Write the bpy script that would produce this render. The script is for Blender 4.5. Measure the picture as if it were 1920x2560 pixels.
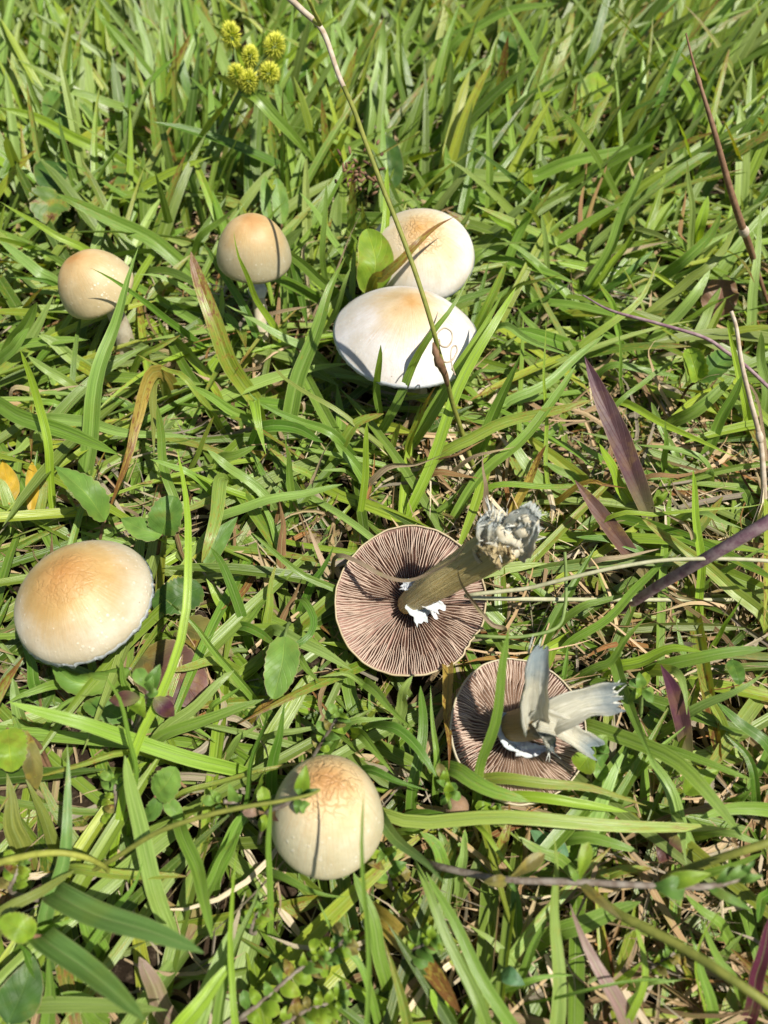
import bpy, math, random
import numpy as np
from mathutils import Vector

# ------------------------------------------------------------------ scene, camera, light
for _o in list(bpy.data.objects):
    bpy.data.objects.remove(_o)
S = bpy.context.scene
C = S.collection
rng = np.random.default_rng(7)
random.seed(7)

CAM_H = 0.36                      # a phone held about 36 cm over the turf
PITCH = math.radians(53.0)        # looking down
FPX = 1925.0                      # focal length in photograph pixels (1920 x 2560)
cam_d = bpy.data.cameras.new('camera')
cam = bpy.data.objects.new('camera', cam_d)
C.objects.link(cam)
cam.location = (0, 0, CAM_H)
cam.rotation_euler = (math.radians(90) - PITCH, 0, 0)
cam_d.sensor_fit = 'HORIZONTAL'
cam_d.sensor_width = 24.0
cam_d.lens = 24.0 * FPX / 1920.0
cam_d.clip_start = 0.01
cam_d.clip_end = 500
cam_d.dof.use_dof = True
cam_d.dof.focus_distance = 0.40
cam_d.dof.aperture_fstop = cam_d.lens / 3.1
S.camera = cam
S.render.resolution_x, S.render.resolution_y = 768, 1024

SUN_EL, SUN_AZ = math.radians(62), math.radians(122)      # azimuth clockwise from +Y (view direction)
sun_dir = Vector((math.sin(SUN_AZ) * math.cos(SUN_EL), math.cos(SUN_AZ) * math.cos(SUN_EL), math.sin(SUN_EL)))
W = bpy.data.worlds.new('World')
S.world = W
W.use_nodes = True
wn = W.node_tree
sky = wn.nodes.new('ShaderNodeTexSky')
sky.sky_type = 'NISHITA'
sky.sun_disc = False
sky.sun_elevation = SUN_EL
sky.sun_rotation = SUN_AZ
wn.links.new(sky.outputs[0], wn.nodes['Background'].inputs[0])
wn.nodes['Background'].inputs[1].default_value = 0.056
ld = bpy.data.lights.new('sun', 'SUN')
ld.energy = 5.0
ld.angle = math.radians(0.53)
ld.color = (1.0, 0.95, 0.86)
lo = bpy.data.objects.new('sun', ld)
C.objects.link(lo)
lo.location = (0.6, -0.6, 2.0)
lo.rotation_euler = (-sun_dir).to_track_quat('-Z', 'Y').to_euler()
S.view_settings.view_transform = 'Standard'
S.view_settings.look = 'None'
S.view_settings.exposure = 0.54
S.view_settings.gamma = 1.0
S.cycles.max_bounces = 5
S.cycles.transmission_bounces = 4
S.cycles.transparent_max_bounces = 4

# ------------------------------------------------------------------ pixel -> place
FWD = np.array([0, math.cos(PITCH), -math.sin(PITCH)])
UPV = np.array([0, math.sin(PITCH), math.cos(PITCH)])
CAMP = np.array([0, 0, CAM_H])

def ray(px, py):
    return FWD + np.array([1.0, 0, 0]) * (px - 960) / FPX + UPV * (1280 - py) / FPX

def at(px, py, z):                # the point of that sight line at height z (m)
    d = ray(px, py)
    return CAMP + d * ((z - CAM_H) / d[2])

def atd(px, py, depth):           # the point of that sight line at a given depth
    return CAMP + ray(px, py) * depth

def depth_of(p):
    return float(np.dot(np.asarray(p) - CAMP, FWD))

def project(P):                   # Nx3 -> px, py, depth
    Q = np.asarray(P) - CAMP
    d = Q @ FWD
    return 960 + FPX * Q[..., 0] / d, 1280 - FPX * (Q @ UPV) / d, d

def unit(v):
    v = np.asarray(v, float)
    return v / max(np.linalg.norm(v), 1e-9)

def spline(P, n):                 # Catmull-Rom through control points
    P = np.asarray(P, float)
    if len(P) == 2:
        t = np.linspace(0, 1, n)[:, None]
        return P[0] * (1 - t) + P[1] * t
    Q = np.vstack([2 * P[0] - P[1], P, 2 * P[-1] - P[-2]])
    seg = np.linalg.norm(np.diff(P, axis=0), axis=1)
    cum = np.concatenate([[0], np.cumsum(seg)])
    out = []
    for s in np.linspace(0, cum[-1], n):
        i = min(np.searchsorted(cum, s, side='right') - 1, len(P) - 2)
        t = (s - cum[i]) / max(seg[i], 1e-9)
        a, b, c, d = Q[i], Q[i + 1], Q[i + 2], Q[i + 3]
        out.append(0.5 * ((2 * b) + (c - a) * t + (2 * a - 5 * b + 4 * c - d) * t * t + (3 * b - a - 3 * c + d) * t ** 3))
    return np.array(out)

# ------------------------------------------------------------------ objects
def new_mesh(name, V, F, mat, attrs=None, smooth=True):
    me = bpy.data.meshes.new(name)
    V = np.asarray(V, np.float32)
    if isinstance(F, np.ndarray):           # all quads
        n = len(F)
        me.vertices.add(len(V))
        me.vertices.foreach_set('co', V.ravel())
        me.loops.add(n * 4)
        me.loops.foreach_set('vertex_index', F.astype(np.int32).ravel())
        me.polygons.add(n)
        me.polygons.foreach_set('loop_start', np.arange(0, n * 4, 4, dtype=np.int32))
        me.update(calc_edges=True)
    else:
        me.from_pydata(V.tolist(), [], F)
    if smooth:
        me.polygons.foreach_set('use_smooth', np.ones(len(me.polygons), dtype=bool))
    for k, a in (attrs or {}).items():
        a = np.asarray(a, np.float32)
        if a.ndim == 1:
            at_ = me.attributes.new(k, 'FLOAT', 'POINT')
            at_.data.foreach_set('value', a)
        elif a.shape[1] == 3:
            at_ = me.attributes.new(k, 'FLOAT_VECTOR', 'POINT')
            at_.data.foreach_set('vector', a.ravel())
        else:
            at_ = me.attributes.new(k, 'FLOAT_COLOR', 'POINT')
            at_.data.foreach_set('color', a.ravel())
    if mat:
        me.materials.append(mat)
    me.update()
    return me

def tag(o, label=None, cat=None, group=None, kind=None):
    if label: o['label'] = label
    if cat: o['category'] = cat
    if group: o['group'] = group
    if kind: o['kind'] = kind
    return o

def thing(name, label, cat, loc, group=None):
    o = bpy.data.objects.new(name, None)
    o.empty_display_size = 0.01
    C.objects.link(o)
    o.location = loc
    o['org'] = [float(x) for x in loc]
    return tag(o, label, cat, group)

def part(parent, name, V, F, mat, attrs=None, smooth=True):
    org = np.array(parent['org'])
    o = bpy.data.objects.new(name, new_mesh(name, np.asarray(V) - org, F, mat, attrs, smooth))
    C.objects.link(o)
    o.parent = parent
    o['org'] = [float(x) for x in org]
    return o

def single(name, label, cat, V, F, mat, attrs=None, group=None, org=None, smooth=True):
    V = np.asarray(V)
    if org is None:
        org = V[np.argmin(V[:, 2])]
    o = bpy.data.objects.new(name, new_mesh(name, V - org, F, mat, attrs, smooth))
    C.objects.link(o)
    o.location = [float(x) for x in org]
    return tag(o, label, cat, group)

# ------------------------------------------------------------------ node helpers
def mat_new(name):
    m = bpy.data.materials.new(name)
    m.use_nodes = True
    nt = m.node_tree
    nt.nodes.clear()
    return m, nt

class NT:
    def __init__(s, nt): s.nt = nt
    def n(s, t, **kw):
        nd = s.nt.nodes.new('ShaderNode' + t)
        for k, v in kw.items(): setattr(nd, k, v)
        return nd
    def l(s, a, b): s.nt.links.new(a, b)
    def setin(s, sock, v):
        if hasattr(v, 'is_linked') or hasattr(v, 'links'): s.l(v, sock)
        else:
            if isinstance(v, (tuple, list)) and len(v) == 3 and sock.type == 'RGBA': v = (*v, 1)
            sock.default_value = v
    def math(s, op, a, b=0.0, clamp=False):
        nd = s.n('Math', operation=op, use_clamp=clamp)
        s.setin(nd.inputs[0], a); s.setin(nd.inputs[1], b)
        return nd.outputs[0]
    def mix(s, f, a, b, mode='MIX'):
        nd = s.n('Mix', data_type='RGBA', blend_type=mode)
        s.setin(nd.inputs[0], f); s.setin(nd.inputs[6], a); s.setin(nd.inputs[7], b)
        return nd.outputs[2]
    def step(s, x, lo, hi):
        nd = s.n('MapRange', interpolation_type='SMOOTHSTEP')
        s.setin(nd.inputs[0], x); s.setin(nd.inputs[1], lo); s.setin(nd.inputs[2], hi)
        return nd.outputs[0]
    def noise(s, vec, scale, detail=3.0, rough=0.55, dist=0.0):
        nd = s.n('TexNoise')
        if vec is not None: s.l(vec, nd.inputs['Vector'])
        nd.inputs['Scale'].default_value = scale
        nd.inputs['Detail'].default_value = detail
        nd.inputs['Roughness'].default_value = rough
        nd.inputs['Distortion'].default_value = dist
        return nd.outputs[0]
    def attr(s, name):
        return s.n('Attribute', attribute_name=name)
    def vscale(s, v, sc):
        nd = s.n('VectorMath', operation='MULTIPLY')
        s.l(v, nd.inputs[0]); nd.inputs[1].default_value = sc
        return nd.outputs[0]
    def pos(s):
        return s.n('NewGeometry').outputs['Position']

def principled(k, col, rough=0.5, spec=0.4, sss=0.0, bump=None, bstr=0.3, bdist=0.001, transl=0.0, tcol=None):
    p = k.n('BsdfPrincipled')
    k.setin(p.inputs['Base Color'], col)
    k.setin(p.inputs['Roughness'], rough)
    k.setin(p.inputs['Specular IOR Level'], spec)
    if sss:
        p.inputs['Subsurface Weight'].default_value = sss
        p.inputs['Subsurface Radius'].default_value = (1.0, 0.7, 0.45)
        p.inputs['Subsurface Scale'].default_value = 0.003
    if bump is not None:
        b = k.n('Bump')
        b.inputs['Strength'].default_value = bstr
        b.inputs['Distance'].default_value = bdist
        k.l(bump, b.inputs['Height'])
        k.l(b.outputs[0], p.inputs['Normal'])
    out = k.n('OutputMaterial')
    if transl:
        t = k.n('BsdfTranslucent')
        k.setin(t.inputs['Color'], tcol if tcol is not None else col)
        m = k.n('MixShader')
        k.setin(m.inputs[0], transl)
        k.l(p.outputs[0], m.inputs[1]); k.l(t.outputs[0], m.inputs[2])
        k.l(m.outputs[0], out.inputs[0])
    else:
        k.l(p.outputs[0], out.inputs[0])
    return p

# blade material: tint (rgb + rust amount), buv (across -1..1, along 0..1, per-blade random)
def blade_material(name, rough=0.36, transl=0.36, spec=0.55):
    m, nt = mat_new(name); k = NT(nt)
    tint = k.attr('tint'); buv = k.attr('buv')
    sep = k.n('SeparateXYZ'); k.l(buv.outputs['Vector'], sep.inputs[0])
    u, v, r = sep.outputs
    au = k.math('ABSOLUTE', u)
    # fine lengthwise veins
    cmb = k.n('CombineXYZ'); k.l(u, cmb.inputs[0]); k.l(k.math('MULTIPLY', v, 0.35), cmb.inputs[1]); k.l(k.math('MULTIPLY', r, 37.0), cmb.inputs[2])
    vein = k.noise(cmb.outputs[0], 7.0, 2.0)
    col = k.mix(k.step(vein, 0.3, 0.7), k.mix(1.0, tint.outputs['Color'], (0.68, 0.72, 0.62), 'MULTIPLY'), k.mix(1.0, tint.outputs['Color'], (1.22, 1.18, 1.3), 'MULTIPLY'))
    # pale midrib and pale margin
    mid = k.math('SUBTRACT', 1.0, k.step(au, 0.02, 0.13))
    col = k.mix(k.math('MULTIPLY', mid, 0.35), col, (0.33, 0.42, 0.16))
    edge = k.step(au, 0.86, 0.99)
    col = k.mix(k.math('MULTIPLY', edge, 0.30), col, (0.42, 0.46, 0.18))
    # blotches of older tissue
    pn = k.noise(k.pos(), 55.0, 3.0)
    col = k.mix(k.math('MULTIPLY', k.step(pn, 0.52, 0.75), 0.28), col, (0.21, 0.27, 0.03))
    # rust: spots, denser to the tip, brown dead tip
    c2 = k.n('CombineXYZ'); k.l(u, c2.inputs[0]); k.l(k.math('MULTIPLY', v, 9.0), c2.inputs[1]); k.l(k.math('MULTIPLY', r, 91.0), c2.inputs[2])
    rn = k.noise(c2.outputs[0], 2.6, 5.0, 0.7)
    amt = k.math('MULTIPLY', tint.outputs['Alpha'], k.math('ADD', 0.35, k.math('POWER', v, 2.0)))
    thr = k.math('SUBTRACT', 0.78, k.math('MULTIPLY', amt, 0.36))
    rust = k.math('MULTIPLY', k.step(k.math('SUBTRACT', rn, thr), 0.0, 0.09), k.step(tint.outputs['Alpha'], 0.05, 0.2))
    halo = k.math('MULTIPLY', k.step(k.math('SUBTRACT', rn, thr), -0.14, 0.06), k.step(tint.outputs['Alpha'], 0.05, 0.2))
    col = k.mix(k.math('MULTIPLY', halo, 0.65), col, (0.36, 0.27, 0.04))
    col = k.mix(k.math('MULTIPLY', rust, 0.9), col, k.mix(rn, (0.10, 0.035, 0.012), (0.27, 0.11, 0.035)))
    dust = k.noise(k.pos(), 900.0, 2.0, .6)
    col = k.mix(k.math('MULTIPLY', k.step(dust, .62, .75), .25), col, (.36, .34, .2))
    hv = k.math('MULTIPLY', k.step(vein, 0.35, 0.65), 1.0)
    tcol = k.mix(1.0, col, (1.45, 1.30, 0.45), 'MULTIPLY')
    principled(k, col, rough, spec, bump=hv, bstr=0.35, bdist=0.0004, transl=transl, tcol=tcol)
    return m

M_GRASS = blade_material('grass_blade')
M_DRY = blade_material('dry_blade', rough=0.75, transl=0.10, spec=0.15)

# ------------------------------------------------------------------ blade geometry
PROF_T = np.array([0, .05, .15, .35, .6, .8, .9, .96, 1.0])
PROF_BLUNT = np.array([.55, .75, .92, 1, .97, .80, .60, .36, .04])
PROF_SHARP = np.array([.7, .85, 1, .98, .80, .48, .26, .12, .02])

def blade_geo(P, w, fold=0.25, N0=None, sharp=False, roll=0.0, twist=0.0, wtip=None):
    """ribbon along P (n x 3) of full width w, folded along its midrib; returns V, F, (u, v)"""
    n = len(P)
    T = np.gradient(P, axis=0)
    T /= np.maximum(np.linalg.norm(T, axis=1, keepdims=True), 1e-9)
    if N0 is None:
        N0 = np.array([0, 0, 1.0])
    N = np.tile(unit(N0), (n, 1)) if np.ndim(N0) == 1 else np.asarray(N0)
    Sd = np.cross(T, N)
    Sd /= np.maximum(np.linalg.norm(Sd, axis=1, keepdims=True), 1e-6)
    Nn = np.cross(Sd, T)
    t = np.linspace(0, 1, n)
    a = roll + twist * t
    S2 = Sd * np.cos(a)[:, None] + Nn * np.sin(a)[:, None]
    N2 = -Sd * np.sin(a)[:, None] + Nn * np.cos(a)[:, None]
    prof = np.interp(t, PROF_T, PROF_SHARP if sharp else PROF_BLUNT)
    hw = (0.5 * w * prof)[:, None]
    fd = (fold * (1 - 0.6 * t ** 2))[:, None]
    L = P - S2 * hw + N2 * hw * fd
    R = P + S2 * hw + N2 * hw * fd
    M = P
    V = np.stack([L, M, M, R], axis=1).reshape(-1, 3)
    uv = np.zeros((n, 4, 2))
    uv[:, 0, 0], uv[:, 3, 0] = -1, 1
    uv[:, :, 1] = t[:, None]
    i = np.arange(n - 1)[:, None] * 4
    F = np.concatenate([i + np.array([0, 1, 5, 4]), i + np.array([2, 3, 7, 6])], axis=0)
    return V, F, uv.reshape(-1, 2)

def tube_geo(P, r, n=8, cap=True):
    P = np.asarray(P, float)
    m = len(P)
    r = np.broadcast_to(np.asarray(r, float), (m,))
    T = np.gradient(P, axis=0)
    T /= np.maximum(np.linalg.norm(T, axis=1, keepdims=True), 1e-9)
    a = np.array([1.0, 0, 0]) if abs(T[0][0]) < 0.8 else np.array([0, 1.0, 0])
    A = unit(np.cross(T[0], a))
    V = []
    for i in range(m):
        A = unit(A - T[i] * np.dot(A, T[i]))
        B = np.cross(T[i], A)
        for j in range(n):
            th = 2 * math.pi * j / n
            V.append(P[i] + r[i] * (A * math.cos(th) + B * math.sin(th)))
    F = []
    for i in range(m - 1):
        for j in range(n):
            F.append([i * n + j, i * n + (j + 1) % n, (i + 1) * n + (j + 1) % n, (i + 1) * n + j])
    if cap:
        F.append([j for j in range(n)][::-1])
        F.append([(m - 1) * n + j for j in range(n)])
    return np.array(V), F

TILES = {}
for _i, _n in enumerate('T0 T1 T2 T3'.split()): TILES[_n] = (480 * _i, 0, 3.456)
for _i, _n in enumerate('T4 T5 T6 T7'.split()): TILES[_n] = (480 * _i, 400, 3.456)
for _i, _n in enumerate('U0 U1 U2 U3'.split()): TILES[_n] = (480 * _i, 820, 3.456)
TILES.update(U4=(0, 1600, 3.456), U5=(400, 1250, 3.456), U6=(400, 1650, 3.456), U7=(1440, 1250, 3.456))
for _i, _n in enumerate('V0 V1 V2 V3'.split()): TILES[_n] = (480 * _i, 2080, 1.983)
TILES.update(V4=(1440, 1650, 1.983), V5=(900, 1700, 1.983), S=(0, 0, 1.0))

def tpt(tile, X, Y, zc):          # study-tile pixel and height in cm -> place
    x0, y0, s = TILES[tile]
    return at(x0 + X / s, y0 + Y / s, zc / 100.0)
# ------------------------------------------------------------------ ground
def ground():
    m, nt = mat_new('soil'); k = NT(nt)
    p = k.pos()
    n1 = k.noise(p, 38.0, 6.0, 0.65)
    n2 = k.noise(p, 260.0, 4.0, 0.7)
    col = k.mix(k.step(n1, 0.35, 0.7), (0.012, 0.008, 0.005), (0.050, 0.033, 0.020))
    col = k.mix(k.math('MULTIPLY', k.step(n2, 0.5, 0.75), 0.6), col, (0.12, 0.09, 0.062))
    # beyond the near turf the lawn goes on
    sp = k.n('SeparateXYZ'); k.l(p, sp.inputs[0])
    rad = k.math('SQRT', k.math('ADD', k.math('POWER', sp.outputs[0], 2.0), k.math('POWER', sp.outputs[1], 2.0)))
    far = k.step(rad, 1.6, 2.6)
    gn = k.noise(p, 30.0, 5.0, 0.7)
    col = k.mix(far, col, k.mix(k.step(gn, 0.35, 0.65), (0.045, 0.085, 0.015), (0.12, 0.20, 0.04)))
    hb = k.math('ADD', n1, k.math('MULTIPLY', n2, 0.5))
    principled(k, col, 0.95, 0.1, bump=hb, bstr=0.8, bdist=0.004)
    ax = np.concatenate([-np.geomspace(80, 1.3, 14), np.linspace(-1.2, 1.2, 90), np.geomspace(1.3, 80, 14)])
    ay = np.concatenate([-np.geomspace(80, 0.7, 14), np.linspace(-0.6, 1.9, 95), np.geomspace(2.0, 80, 14)])
    X, Y = np.meshgrid(ax, ay, indexing='ij')
    near = (np.abs(X) < 1.3) & (Y > -0.7) & (Y < 2)
    Z = np.where(near, 0.0022 * (np.sin(X * 61 + 3 * np.sin(Y * 23)) + np.sin(Y * 53 + 2 * np.sin(X * 31))), 0.0) - 0.003
    V = np.stack([X, Y, Z], -1).reshape(-1, 3)
    nx, ny = len(ax), len(ay)
    i, j = np.meshgrid(np.arange(nx - 1), np.arange(ny - 1), indexing='ij')
    b = (i * ny + j).ravel()
    F = np.stack([b, b + ny, b + ny + 1, b + 1], -1)
    o = bpy.data.objects.new('ground', new_mesh('ground', V, F, m))
    C.objects.link(o)
    o['kind'] = 'structure'
ground()

# screen ellipses that stay clear of filler blades: (cx, cy, rx, ry, depth of the thing)
KEEP = []

def batch_blades(base, az, el, ln, wd, droop, n, fold, roll, tint, sharp, curl=0.0, wob=0.0):
    N = len(base)
    t = np.linspace(0, 1, n)
    e = el[:, None] - droop[:, None] * t ** 1.3
    a = az[:, None] + curl[:, None] * t if np.ndim(curl) else az[:, None] + np.zeros((1, n))
    d = np.stack([np.cos(e) * np.sin(a), np.cos(e) * np.cos(a), np.sin(e)], -1)
    seg = (ln / (n - 1))[:, None, None]
    mid = 0.5 * (d[:, 1:] + d[:, :-1]) * seg
    P = base[:, None, :] + np.concatenate([np.zeros((N, 1, 3)), np.cumsum(mid, 1)], 1)
    if wob:
        P[..., 2] += wob * np.sin(t[None] * 5 + rng.uniform(0, 6, (N, 1))) * t[None]
    P[:, 1:, 2] = np.maximum(P[:, 1:, 2], 0.0015 + 0.0035 * rng.random((N, 1)))
    T = np.gradient(P, axis=1)
    T /= np.maximum(np.linalg.norm(T, axis=2, keepdims=True), 1e-9)
    up = np.array([0, -0.25, 1.0]); up = up / np.linalg.norm(up)
    Sd = np.cross(T, np.broadcast_to(up, T.shape))
    nn = np.linalg.norm(Sd, axis=2, keepdims=True)
    alt = np.stack([np.cos(az), -np.sin(az), np.zeros(N)], -1)[:, None, :]
    Sd = np.where(nn > 0.15, Sd / np.maximum(nn, 1e-6), alt)
    Nn = np.cross(Sd, T)
    ra = roll[:, None] * np.ones((1, n))
    S2 = Sd * np.cos(ra)[..., None] + Nn * np.sin(ra)[..., None]
    N2 = -Sd * np.sin(ra)[..., None] + Nn * np.cos(ra)[..., None]
    prof = np.where(sharp[:, None], np.interp(t, PROF_T, PROF_SHARP)[None], np.interp(t, PROF_T, PROF_BLUNT)[None])
    hw = (0.5 * wd[:, None] * prof)[..., None]
    fo = fold[:, None, None]
    V = np.stack([P - S2 * hw + N2 * hw * fo, P, P, P + S2 * hw + N2 * hw * fo], axis=2)     # N n 4 3
    buv = np.zeros((N, n, 4, 3))
    buv[:, :, 0, 0], buv[:, :, 3, 0] = -1, 1
    buv[..., 1] = t[None, :, None]
    buv[..., 2] = rng.random((N, 1, 1))
    tn = np.broadcast_to(tint[:, None, None, :], (N, n, 4, 4))
    return V, buv, tn, P

def quads(N, n):
    i = np.arange(n - 1)[:, None] * 4
    F = np.concatenate([i + np.array([0, 1, 5, 4]), i + np.array([2, 3, 7, 6])], axis=0)
    return (np.arange(N)[:, None, None] * (n * 4) + F[None]).reshape(-1, 4)

GREENS = np.array([(.180, .305, .052), (.140, .260, .034), (.230, .350, .092), (.215, .350, .036), (.088, .180, .020), (.285, .385, .045)])
def green_tints(N, p=(.26, .22, .2, .14, .1, .08)):
    c = GREENS[rng.choice(6, N, p=p)] * rng.uniform(0.62, 1.3, (N, 1)) * rng.uniform(0.93, 1.07, (N, 3)) * np.array([1.10, 1.0, .88])
    r = np.where(rng.random(N) < 0.38, rng.uniform(0.2, 0.9, N), 0.0)
    return np.concatenate([c, r[:, None]], 1)
TANS = np.array([(.40, .29, .175), (.30, .20, .11), (.20, .12, .06), (.48, .40, .28), (.26, .22, .17), (.22, .10, .035)])
def tan_tints(N):
    c = TANS[rng.choice(6, N, p=(.3, .22, .14, .16, .12, .06))] * rng.uniform(0.5, 1.3, (N, 1))
    return np.concatenate([c, np.where(rng.random(N) < .3, .5, 0)[:, None]], 1)

def blocked(P, slack=0.004):
    """True for blades that would stand in front of (or stick through) a kept thing"""
    px, py, d = project(P)
    bad = np.zeros(len(P), bool)
    for (cx, cy, rx, ry, dep) in KEEP:
        ins = (((px - cx) / rx) ** 2 + ((py - cy) / ry) ** 2 < 1.0) & (d < dep + slack)
        bad |= ins.any(1)
    bad |= (d < 0.12).any(1)
    return bad

def build_stuff(name, label, cat, groups, mat):
    Vs, Bs, Ts, Fs, off = [], [], [], [], 0
    for V, buv, tn, keep in groups:
        V, buv, tn = V[keep], buv[keep], tn[keep]
        N, n = V.shape[:2]
        Fs.append(quads(N, n) + off)
        off += N * n * 4
        Vs.append(V.reshape(-1, 3)); Bs.append(buv.reshape(-1, 3)); Ts.append(tn.reshape(-1, 4))
    o = bpy.data.objects.new(name, new_mesh(name, np.concatenate(Vs), np.concatenate(Fs), mat, {'buv': np.concatenate(Bs), 'tint': np.concatenate(Ts)}))
    C.objects.link(o)
    tag(o, label, cat, kind='stuff')
    return o

def scatter(n, x0, x1, y0, y1, pr=None):
    x = rng.uniform(x0, x1, n); y = rng.uniform(y0, y1, n)
    if pr is not None:
        k = rng.random(n) < pr(x, y)
        x, y = x[k], y[k]
    return np.stack([x, y, np.full(len(x), -0.004)], 1)

def sstep(x, a, b):
    t = np.clip((x - a) / (b - a), 0, 1)
    return t * t * (3 - 2 * t)

def turf():
    groups = []
    # in view (with a margin): upright and thick far off, sprawling and thinner near by
    def pr(x, y):
        hw = 0.26 + 0.55 * np.maximum(y, 0)
        inside = np.abs(x) < hw
        dens = 0.36 + 0.32 * sstep(y, 0.16, 0.62)
        dens = dens * (1 - .12 * ((x > .03) & (y > .08) & (y < .30)))
        return inside * dens
    b = scatter(17000, -0.95, 0.95, -0.16, 1.30, pr)
    N = len(b); x, y = b[:, 0], b[:, 1]
    far = sstep(y, 0.30, 0.62)
    az = rng.uniform(0, 2 * np.pi, N)
    lean = np.arctan2(0.55 + 0.5 * (x > 0.05), 1.0)
    pick = rng.random(N) < (0.25 + 0.40 * far)
    az = np.where(pick, np.where(x < -0.15, -0.25, lean) + rng.normal(0, 0.55, N), az)
    el = np.radians(rng.normal(18 + 34 * far, 12 + 6 * far))
    el = np.clip(el, math.radians(4), math.radians(82))
    ln = rng.uniform(0.055, 0.12, N) * (0.95 + 0.40 * far)
    wd = np.clip(rng.normal(0.0062, 0.0016, N) * (1 + .22 * far), 0.0022, 0.0115)
    droop = rng.uniform(0.05, 0.9, N) * (1 - .45 * far)
    V, buv, tn, P = batch_blades(b, az, el, ln, wd, droop, 8, rng.uniform(0.1, 0.5, N), rng.normal(0, 0.45, N), green_tints(N), rng.random(N) < 0.42, curl=rng.normal(0, 0.18, N))
    zmax = P[..., 2].max(1)
    low = zmax < (0.024 + 0.074 * far + 0.02 * (rng.random(N) < 0.04))
    groups.append((V, buv, tn, low & ~blocked(P)))
    # long sprawling blades over the litter
    b = scatter(1500, -0.6, 0.6, -0.05, 0.62, lambda x, y: (np.abs(x) < 0.26 + 0.55 * np.maximum(y, 0)) * (1 - .3 * (y < .12)))
    N = len(b)
    V, buv, tn, P = batch_blades(b, rng.uniform(0, 6.28, N), np.radians(rng.uniform(10, 34, N)), rng.uniform(.10, .17, N), np.clip(rng.normal(.0064, .0013, N), .003, .009), rng.uniform(.15, .75, N), 10,
                                 rng.uniform(.2, .6, N), rng.normal(0, .35, N), green_tints(N, (.24, .2, .22, .16, .08, .10)), rng.random(N) < .45, curl=rng.normal(0, .2, N))
    groups.append((V, buv, tn, (P[..., 2].max(1) < 0.034) & ~blocked(P)))
    # a fine understorey
    b = scatter(11000, -0.9, 0.9, -0.15, 1.15, lambda x, y: (np.abs(x) < 0.24 + 0.55 * np.maximum(y, 0)) * (0.5 + 0.5 * sstep(y, .1, .4)))
    N = len(b)
    V, buv, tn, P = batch_blades(b, rng.uniform(0, 6.28, N), np.radians(rng.uniform(5, 50, N)), rng.uniform(.02, .055, N), rng.uniform(.002, .0048, N), rng.uniform(.2, 1.2, N), 6,
                                 rng.uniform(.1, .5, N), rng.normal(0, .6, N), green_tints(N, (.2, .25, .15, .15, .2, .05)) * np.array([.85, .85, .85, 1]), rng.random(N) < .6, curl=rng.normal(0, .5, N))
    groups.append((V, buv, tn, (P[..., 2].max(1) < 0.028) & ~blocked(P)))
    # round about, out of the frame
    b = scatter(18000, -1.7, 1.7, -0.9, 2.3, lambda x, y: ((np.abs(x) >= 0.26 + 0.55 * np.maximum(y, 0)) | (y > 1.30) | (y < -0.16)) * 0.75)
    N = len(b)
    V, buv, tn, P = batch_blades(b, rng.uniform(0, 6.28, N), np.radians(rng.uniform(20, 70, N)), rng.uniform(.05, .10, N), rng.uniform(.004, .008, N), rng.uniform(.1, .9, N), 5,
                                 rng.uniform(.1, .5, N), rng.normal(0, .5, N), green_tints(N), rng.random(N) < .4)
    groups.append((V, buv, tn, ~blocked(P)))
    build_stuff('grass', 'dense short green lawn grass filling the ground between the mushrooms', 'grass', groups, M_GRASS)
    # thatch of dead blades on the soil
    groups = []
    b = scatter(24000, -0.9, 0.9, -0.2, 1.25, lambda x, y: (np.abs(x) < 0.26 + 0.55 * np.maximum(y, 0)) * (1.0 - 0.35 * sstep(y, .4, .8)))
    N = len(b)
    b[:, 2] = rng.uniform(-0.002, 0.009, N)
    V, buv, tn, P = batch_blades(b, rng.uniform(0, 6.28, N), np.radians(rng.normal(4, 14, N)), rng.uniform(.012, .070, N), .0005 + .0040 * rng.random(N) ** 2.2, rng.uniform(-.5, .8, N), 6,
                                 rng.uniform(-.4, .7, N), rng.normal(0, .7, N), tan_tints(N), rng.random(N) < .6, curl=rng.normal(0, .9, N), wob=0.002)
    groups.append((V, buv, tn, (P[..., 2].max(1) < 0.022) & ~blocked(P)))
    b = scatter(2200, -0.8, 0.8, -0.1, 1.15, lambda x, y: (np.abs(x) < 0.26 + 0.55 * np.maximum(y, 0)) * 1.0)
    N = len(b)
    V, buv, tn, P = batch_blades(b, rng.uniform(0, 6.28, N), np.radians(rng.uniform(8, 55, N)), rng.uniform(.03, .08, N), .0006 + .0034 * rng.random(N) ** 1.8, rng.uniform(-.3, 1.6, N), 8,
                                 rng.uniform(-.2, .8, N), rng.normal(0, .8, N), tan_tints(N), rng.random(N) < .7, curl=rng.normal(0, .9, N))
    far = sstep(b[:, 1], .3, .62)
    groups.append((V, buv, tn, (P[..., 2].max(1) < 0.03 + .03 * far) & ~blocked(P)))
    b = scatter(2800, 0.02, 0.34, -0.02, 0.34)
    N = len(b); b[:, 2] = rng.uniform(0, .012, N)
    V, buv, tn, P = batch_blades(b, rng.uniform(0, 6.28, N), np.radians(rng.normal(6, 12, N)), rng.uniform(.02, .08, N), .0005 + .0030 * rng.random(N) ** 2, rng.uniform(-.4, .8, N), 6,
                                 rng.uniform(-.4, .7, N), rng.normal(0, .7, N), tan_tints(N) * [1.15, 1.12, 1.1, 1], rng.random(N) < .6, curl=rng.normal(0, .8, N), wob=.002)
    groups.append((V, buv, tn, (P[..., 2].max(1) < 0.026) & ~blocked(P)))
    build_stuff('dead_grass', 'tan and grey thatch of dead grass lying on the dark soil', 'dead grass', groups, M_DRY)
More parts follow.
